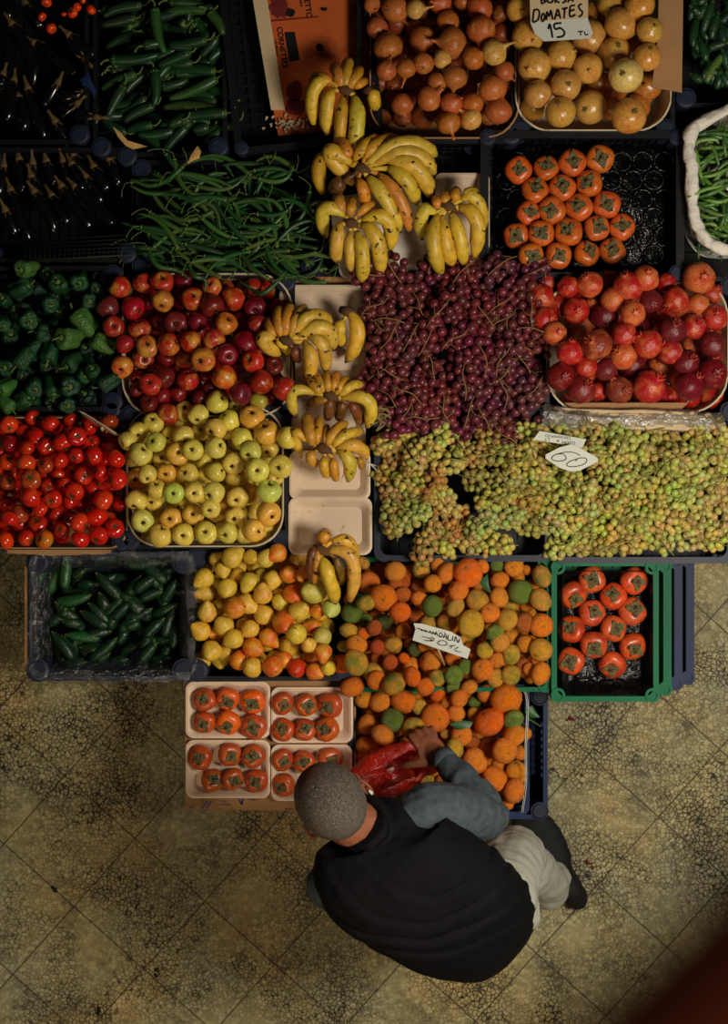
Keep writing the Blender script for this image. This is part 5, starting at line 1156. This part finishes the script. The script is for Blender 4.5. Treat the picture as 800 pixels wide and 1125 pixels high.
# skull, face
ellipsoid(b, hd(0, -.008, .052), (.080, .100, .083), HM, 28, 18)
ellipsoid(b, hd(0, .028, .0), (.066, .072, .075), HM)
ellipsoid(b, hd(0, .040, -.055), (.048, .052, .050), HM)
ellipsoid(b, hd(0, .074, -.088), (.022, .018, .018), HM)            # chin
ellipsoid(b, hd(0, .090, .030), (.055, .018, .012), HM)             # brow
capsule(b, [hd(0, .096, .022), hd(0, .112, -.004), hd(0, .116, -.018)], [.009, .011, .014])
for s in (-1, 1):
    ellipsoid(b, hd(s*.010, .106, -.022), (.010, .010, .008), HM); ellipsoid(b, hd(s*.036, .070, -.012), (.024, .022, .020), HM)
    # ear: rim, bowl and lobe
    E = catmull([hd(s*.078, -.002, -.014), hd(s*.086, .004, -.026), hd(s*.090, -.010, -.030), hd(s*.097, -.024, -.002), hd(s*.099, -.022, .022), hd(s*.093, -.004, .034), hd(s*.084, .010, .024), hd(s*.080, .008, .006)], 4)
    b.tube(E, [.0055]*len(E), 8); ellipsoid(b, hd(s*.082, -.006, .002), (.006, .020, .030), HM)
capsule(b, [hd(-.018, .086, -.055), hd(0, .092, -.055), hd(.018, .086, -.055)], [.005, .007, .005])   # lips
neck0, neck1 = hd(0, -.045, -.035), P(414, 918, .985)
capsule(b, [hd(0, -.025, .0), neck0, P(402, 905, 1.0), neck1], [.066, .062, .060, .068])
# trunk and limbs inside the clothes
capsule(b, [neck1, P(440, 945, .97), P(490, 990, .93), P(525, 1012, .86)], [.075, .12, .115, .12])
RS, RE, RW = P(468, 893, .965), P(541, 897, .79), P(489, 835, .645)
capsule(b, [RS, RE], [.045, .038]); capsule(b, [RE, RW], [.037, .026])
LS, LE, LW = P(372, 966, .94), P(370, 960, .70), P(412, 896, .60)
capsule(b, [LS, LE], [.045, .036]); capsule(b, [LE, LW], [.034, .026])
for hp, kn, an_ in ((P(550, 985, .80), P(566, 938, .47), P(604, 970, .10)), (P(508, 1018, .80), P(500, 950, .47), P(512, 975, .10))):
    capsule(b, [hp, kn], [.07, .045]); capsule(b, [kn, an_], [.045, .036])
def hand(b, wrist, palm, d, up, side, L=.085, curl=(0.5, .8, .6), scale=1., thumb_dir=None):
    """palm centre, d: finger direction, up: back of hand, side: towards the thumb"""
    d = d.normalized(); up = (up - d*up.dot(d)).normalized(); side = (side - d*side.dot(d) - up*side.dot(up)).normalized()
    R = Matrix((side, d, up)).transposed()
    capsule(b, [wrist, wrist.lerp(palm, .5), palm], [.025, .027, .026], 4, 14)
    ellipsoid(b, palm, (.042, .048, .0165), R)
    for k, (off, ln, r) in enumerate(((.030, .072, .0088), (.010, .080, .0092), (-.011, .074, .0088), (-.030, .058, .0078))):
        base = palm + side*off + d*.034; dd = (d + side*off*3.2).normalized(); a = 0; pts = [base]; p = base
        for seg, c in zip((.45, .31, .24), curl):
            a += c; dirn = dd*math.cos(a) - up*math.sin(a); p = p + dirn*ln*seg*scale; pts.append(p)
        capsule(b, pts, [r*1.12, r*1.05, r*.95, r*.8], 4, 12)
    t0 = palm + side*.030 - d*.022; td = thumb_dir.normalized() if thumb_dir else (side*.8+d*.55-up*.25).normalized()
    capsule(b, [t0, t0+td*.030, t0+td*.055-up*.006, t0+td*.072-up*.018], [.0155, .0125, .011, .0088], 4, 12)
# right hand: fingers up over the mandarins, thumb towards the left
hp = P(474, 825, .60)
hand(b, RW, hp, P(464, 805, .585)-hp, Vector((.1, .15, 1)), P(450, 833, .60)-hp, curl=(.45, .75, .6), thumb_dir=P(444, 835, .575)-P(468, 832, .60))
hl = P(424, 886, .555)
hand(b, LW, hl, P(446, 878, .54)-hl, Vector((0, 0, 1)), Vector((-.2, 1, 0)), curl=(1.0, 1.1, .7), thumb_dir=P(440, 872, .53)-hl)
body = remesh('body', b, 'skin', .0042, 5)
mob('body', body)
# eyes, brows
for s in (-1, 1):
    e = ellipsoid(MB(), hd(s*.032, .083, .012), (.0125, .0115, .0115), HM); o = mob('eye', e.mesh('eye', 'card_white'))
    mob('iris', ellipsoid(MB(), hd(s*.032, .092, .009), (.006, .004, .006), HM).mesh('iris', 'ink'))
    mob('eyebrow', MB().tube([hd(s*.014, .106, .030), hd(s*.032, .106, .037), hd(s*.052, .094, .032)], [.004, .005, .002], 8).mesh('eyebrow', 'grey_hair'))
# hair: close-cropped shell over the skull with a ragged hairline
hm = bpy.data.meshes.new('hair'); V = []; nn, mm = 72, 40
for i in range(mm+1):
    th = PI*i/mm
    for k in range(nn): a = 2*PI*k/nn; V.append(Vector((math.sin(th)*math.cos(a)*.0845, math.sin(th)*math.sin(a)*.1045-.008, math.cos(th)*.0875+.052)))
Fh = []
for i in range(mm):
    for k in range(nn):
        f_ = (i*nn+k, (i+1)*nn+k, (i+1)*nn+(k+1) % nn, i*nn+(k+1) % nn); c = sum((V[q] for q in f_), Vector())/4
        y, z, x = c.y, c.z, abs(c.x)
        lim = -.022 + .006*mnoise.noise(c*60)
        if y > -.01: lim = np.interp(y, [-.01, .02, .04, .075], [.02, .028, .06, .088]) + .004*mnoise.noise(c*60)
        if -.035 < y < .02 and x > .06: lim = max(lim, .030)
        if z > lim: Fh.append(f_)
me = mk('hair', V, Fh, 'grey_hair')
bm = bmesh.new(); bm.from_mesh(me); bmesh.ops.delete(bm, geom=[v for v in bm.verts if not v.link_faces], context='VERTS'); bmesh.ops.solidify(bm, geom=bm.faces[:], thickness=-.0045) ; bmesh.ops.recalc_face_normals(bm, faces=bm.faces); bm.to_mesh(me); bm.free()
me.polygons.foreach_set('use_smooth', [True]*len(me.polygons))
o = bpy.data.objects.new('hair', me); COL.objects.link(o); o.parent = man_root; o.location = HC-MO; o.rotation_euler = HM.to_euler()
o['label'] = 'close-cropped grey hair'
# ear strap and small hearing aid behind the right ear
mob('ear_strap', MB().tube(catmull([hd(.084, -.018, -.004), hd(.090, .006, .012), hd(.084, .045, .0), hd(.060, .085, -.02)], 4), .0016, 6).mesh('ear_strap', 'carton_white'))
mob('hearing_aid', ellipsoid(MB(), hd(.092, -.026, -.004), (.005, .007, .012), HM).mesh('hearing_aid', 'card_white'))
# black vest: a loft over the bent back
def loft(name, secs, mat, n=48, per=6, folds=None, closed_ends=True):
    """secs: centre, side vector, half width, half thickness, squareness"""
    C = catmull([s[0] for s in secs], per); K = len(C); u = np.linspace(0, 1, len(secs)); uu = np.linspace(0, 1, K)
    g = lambda j: np.interp(uu, u, [s[j] for s in secs]); W, T = g(2), g(3); S = np.array([[np.interp(t, u, [s[1][c] for s in secs]) for c in range(3)] for t in uu])
    V = []
    for i in range(K):
        t = (C[min(i+1, K-1)]-C[max(i-1, 0)]).normalized(); s = Vector(S[i]); s = (s-t*s.dot(t)).normalized(); nrm = t.cross(s)
        if nrm.z < 0: nrm = -nrm
        for k in range(n):
            a = 2*PI*k/n; ca, sa = math.cos(a), math.sin(a)
            V.append(C[i]+s*(W[i]*math.copysign(abs(ca)**.82, ca))+nrm*(T[i]*math.copysign(abs(sa)**.9, sa)))
    mb = MB(); Fc = [(i*n+k, i*n+(k+1) % n, (i+1)*n+(k+1) % n, (i+1)*n+k) for i in range(K-1) for k in range(n)]
    if closed_ends: Fc += [tuple(range(n))[::-1], tuple((K-1)*n+k for k in range(n))]
    mb.add(V, Fc); return mb
D = lambda x, y, z=0.: Vector((x, -y, z)).normalized()
secs = [(P(399, 904, 1.035), D(.72, -.69), .062, .066), (P(404, 909, 1.02), D(.75, -.66), .072, .074), (P(409, 914, 1.005), D(.78, -.62), .125, .082), (P(414, 929, 1.0), D(.8, -.6), .180, .095),
        (P(422, 944, 1.0), D(.78, -.62), .202, .108), (P(439, 960, .995), D(.74, -.67), .202, .118), (P(467, 979, .975), D(.7, -.71), .198, .122), (P(493, 996, .94), D(.66, -.75), .196, .125),
        (P(514, 1008, .89), D(.64, -.77), .182, .126), (P(526, 1014, .83), D(.63, -.77), .170, .126), (P(532, 1014, .77), D(.62, -.78), .162, .124), (P(532, 1010, .72), D(.62, -.78), .160, .124)]
vb = loft('vest', secs, 'vest_cloth')
vest = remesh('vest', vb, 'vest_cloth', .0055, 6)
fc = P(360, 860, 1.0)
def vest_folds(p, n):
    # arcs of cloth across the lower back, centred on the right shoulder side
    q = (p - P(470, 850, .98)); d = math.hypot(q.x, q.y); a = math.atan2(q.y, q.x)
    f = 0.
    for r0, amp, ph in ((.27, .005, 0), (.345, .006, .8), (.41, .0065, 1.9), (.465, .004, 2.6)):
        rr = r0 + .02*math.sin(a*3+ph) + .012*mnoise.noise(p*9)
        f -= amp*math.exp(-((d-rr)/.007)**2)*max(0, min(1, 1.2-abs(a+1.25+.15*ph)/.9))
        f += amp*.7*math.exp(-((d-rr-.018)/.014)**2)
    return f + .004*mnoise.noise(p*14) + .0015*mnoise.noise(p*45)
displace(vest, vest_folds)
mob('vest', vest)['label'] = 'black padded vest'
cb = MB(); R_ = HM
cs = catmull([P(399, 904, 1.035)+v for v in (D(.72, -.69)*.062, D(.72, -.69)*.045+Vector((.038, -.045, .03)), Vector((.045, -.05, .04)), -D(.72, -.69)*.045+Vector((.035, -.04, .03)), -D(.72, -.69)*.062, -D(.72, -.69)*.03+Vector((-.045, .055, -.04)), D(.72, -.69)*.03+Vector((-.045, .055, -.04)))], 6, True)
cb.tube(cs, .012, 8, closed=True); mob('collar', cb.mesh('collar', 'vest_cloth'))
# grey sleeves
sb = MB(); capsule(sb, [P(448, 908, .955), P(474, 893, .965), P(505, 893, .91), P(529, 899, .825), P(535, 898, .785)], [.078, .082, .074, .064, .060], 6)
capsule(sb, [P(536, 898, .785), P(527, 880, .76), P(508, 857, .71), P(491, 838, .655)], [.060, .052, .046, .036], 6)
sl = remesh('sleeve', sb, 'sleeve_cloth', .0048, 5)
def sl_f(p, n):
    e = (p-P(527, 880, .78)).length; t = (p-P(491, 838, .655)).length
    return .005*mnoise.noise(p*22)+.0045*math.sin(t*85+3*mnoise.noise(p*16))*math.exp(-((t-.16)/.09)**2)+.0012*mnoise.noise(p*60)
displace(sl, sl_f); o = mob('sleeve', sl); o['label'] = 'grey long sleeve'
sb = MB(); capsule(sb, [P(385, 962, .94), P(368, 971, .93), P(361, 973, .83), P(366, 960, .71)], [.070, .068, .062, .054], 6); capsule(sb, [P(366, 960, .71), P(385, 925, .66), P(409, 899, .605)], [.056, .046, .036], 6)
sl = remesh('sleeve', sb, 'sleeve_cloth', .0055, 5); displace(sl, lambda p, n: .006*mnoise.noise(p*20)); mob('sleeve', sl)
for c, d in ((P(491, 838, .655), P(484, 829, .635)), (P(409, 899, .605), P(415, 893, .60))):
    mob('cuff', MB().tube([c, c.lerp(d, .5), d], [.037, .0345, .033], 18).mesh('cuff', 'sleeve_cloth'))
# pale trousers
tb = MB(); capsule(tb, [P(520, 1005, .82), P(545, 990, .80)], [.125, .125])
capsule(tb, [P(552, 990, .80), P(558, 955, .63), P(566, 936, .47)], [.105, .092, .078]); capsule(tb, [P(566, 936, .47), P(580, 952, .30), P(597, 967, .13), P(601, 971, .085)], [.078, .078, .080, .082])
capsule(tb, [P(508, 1014, .80), P(498, 975, .63), P(498, 950, .47)], [.105, .092, .076]); capsule(tb, [P(498, 950, .47), P(505, 965, .28), P(512, 974, .085)], [.074, .068, .068])
tr = remesh('trousers', tb, 'trouser_cloth', .006, 6)
tc_ = P(566, 936, .3)
displace(tr, lambda p, n: .013*mnoise.noise(Vector((p.x*8+p.y*6, p.y*10-p.x*4, p.z*6)))+.006*mnoise.noise(p*24)+.004*math.sin(p.z*45+9*mnoise.noise(p*5))*max(0, 1-p.z/.4))
mob('trousers', tr)['label'] = 'loose pale grey trousers'
# shoes
def shoe(heel, toe, w=.052):
    L = (toe-heel); L.z = 0; ln = L.length; d = L/ln; s = Vector((-d.y, d.x, 0)); mb = MB(); R = Matrix((s, d, Vector((0, 0, 1)))).transposed()
    for t, ww, h in ((.12, .040, .045), (.25, .042, .05), (.38, .046, .05), (.5, w*.85, .048), (.6, w*.95, .046), (.7, w, .042), (.8, w*.97, .036), (.88, w*.85, .028)):
        ellipsoid(mb, heel+d*ln*t+Vector((0, 0, h*.55+.012)), (ww, ln*.17, h*.8), R)
    ellipsoid(mb, heel+d*ln*.22+Vector((0, 0, .075)), (.042, .055, .045), R)
    me = remesh('shoe', mb, 'shoe_leather', .0045, 6)
    o = mob('shoe', me)
    sm = MB(); out = []
    for k in range(28):
        a = 2*PI*k/28; y = math.sin(a)*.5+.5; wd = np.interp(y, [0, .15, .35, .55, .75, .92, 1], [.016, .041, .040, .046, w+.002, w*.75, .018]); out.append(heel+d*(y*ln*1.0)+s*math.copysign(min(1, abs(math.cos(a))*1.6), math.cos(a))*wd)
    n = 28; sm.add([v+Vector((0, 0, .0)) for v in out]+[v+Vector((0, 0, .02)) for v in out], [tuple(range(n))[::-1], tuple(range(n, 2*n))]+[(k, (k+1) % n, n+(k+1) % n, n+k) for k in range(n)])
    q = mob('sole', sm.mesh('sole', 'ink', False)); q.parent = o; q.location = (0, 0, 0)
shoe(P(636, 990, 0), P(574, 893, 0), .078); shoe(P(545, 1000, 0), P(498, 905, 0), .054)

# red plastic bag held open over the mandarins
mouth = [(384, 862), (398, 852), (420, 840), (440, 830), (453, 824), (462, 828), (468, 838), (470, 845), (462, 850), (444, 858), (424, 867), (404, 876), (392, 878), (383, 872)]
M0 = catmull([P(x, y, .60 if x > 395 else .63) for x, y in mouth], 5, True); c0 = sum(M0, Vector())/len(M0); K = len(M0)
V = []; prof = ((1.0, .0), (1.14, -.003), (1.34, -.010), (1.5, -.024), (1.52, -.055), (1.3, -.09), (.9, -.105), (.5, -.12), (.1, -.12))
for k, (s, z) in enumerate(prof):
    for i, p in enumerate(M0):
        d = p-c0; d.z = 0; ln = d.length
        v = c0+d.normalized()*(ln*1. + (s-1)*.075 if s >= .9 else ln*s); v.z = p.z+z
        nz = Vector((mnoise.noise(v*30), mnoise.noise(v*30+Vector((5, 5, 5))), mnoise.noise(v*26+Vector((9, 1, 2)))))
        V.append(v+nz*(.013 if k else .005))
Fc = [(r*K+a, r*K+(a+1) % K, (r+1)*K+(a+1) % K, (r+1)*K+a) for r in range(len(prof)-1) for a in range(K)]
bag = mk('plastic_bag', V, Fc, 'red_film'); tag(ob('plastic_bag', bag), 'thin red plastic bag the person holds open over the mandarins', 'bag')
# ------------------------------------------------------------------ light, camera
def area(name, loc, target, size, power, col, spread=None):
    l = bpy.data.lights.new(name, 'AREA'); l.energy = power; l.size = size; l.color = col
    if spread: l.spread = spread
    o = bpy.data.objects.new(name, l); COL.objects.link(o); o.location = loc
    o.rotation_euler = (Vector(target)-Vector(loc)).to_track_quat('-Z', 'Y').to_euler(); return o
area('hall_lamp', (1.5, -.4, 3.0), (.2, -.25, .4), .75, 66, (1., .90, .76))
area('hall_lamp_left', (-.6, -2.4, 3.0), (-.3, -1.3, 0), .6, 20, (1., .76, .48))
pl = bpy.data.lights.new('rail_fill', 'POINT'); pl.energy = 6.; pl.shadow_soft_size = .1; pl.color = (1., .8, .6)  # added fill light, not a lamp of the place: brightens the handrail
po = bpy.data.objects.new('rail_fill', pl); COL.objects.link(po); po.location = (.10, -.30, 5.25)
hr = MB(); hc = Vector((462*.27/F, -622*.27/F, H-.27)); hd_ = Vector((1, .95, 0)).normalized()
hr.tube([hc-hd_*.5, hc+hd_*.5], .033, 24); hr.tube([hc-hd_*.5, hc-hd_*.506], [.033, .022], 20); hr.tube([hc+hd_*.5, hc+hd_*.506], [.033, .022], 20)
tag(ob('handrail', hr.mesh('handrail', 'rail_paint')), 'blurred dark reddish brown handrail close to the viewer, bottom right corner', 'railing')
wl = MB().box((-3.2, 3.15, 0), (3.2, 3.2, 3.)).mesh('wall_back', 'platform_wood', False); tag(ob('wall_back', wl), kind='structure')
w = bpy.data.worlds.new('world'); SC.world = w; w.use_nodes = True
w.node_tree.nodes['Background'].inputs[0].default_value = (*lin((150, 175, 190)), 1); w.node_tree.nodes['Background'].inputs[1].default_value = .03
cam = bpy.data.cameras.new('camera'); co = bpy.data.objects.new('camera', cam); COL.objects.link(co); SC.camera = co
co.location = (0, 0, H); cam.sensor_fit = 'VERTICAL'; cam.sensor_height = 36; cam.lens = 36*F/1125
cam.clip_start = .02
cam.dof.use_dof = True; cam.dof.focus_distance = 4.45; cam.dof.aperture_fstop = 2.4
SC.view_settings.view_transform = 'Standard'; SC.view_settings.look = 'None'; SC.view_settings.gamma = 1; SC.view_settings.use_curve_mapping = False
SC.view_settings.exposure = -.06
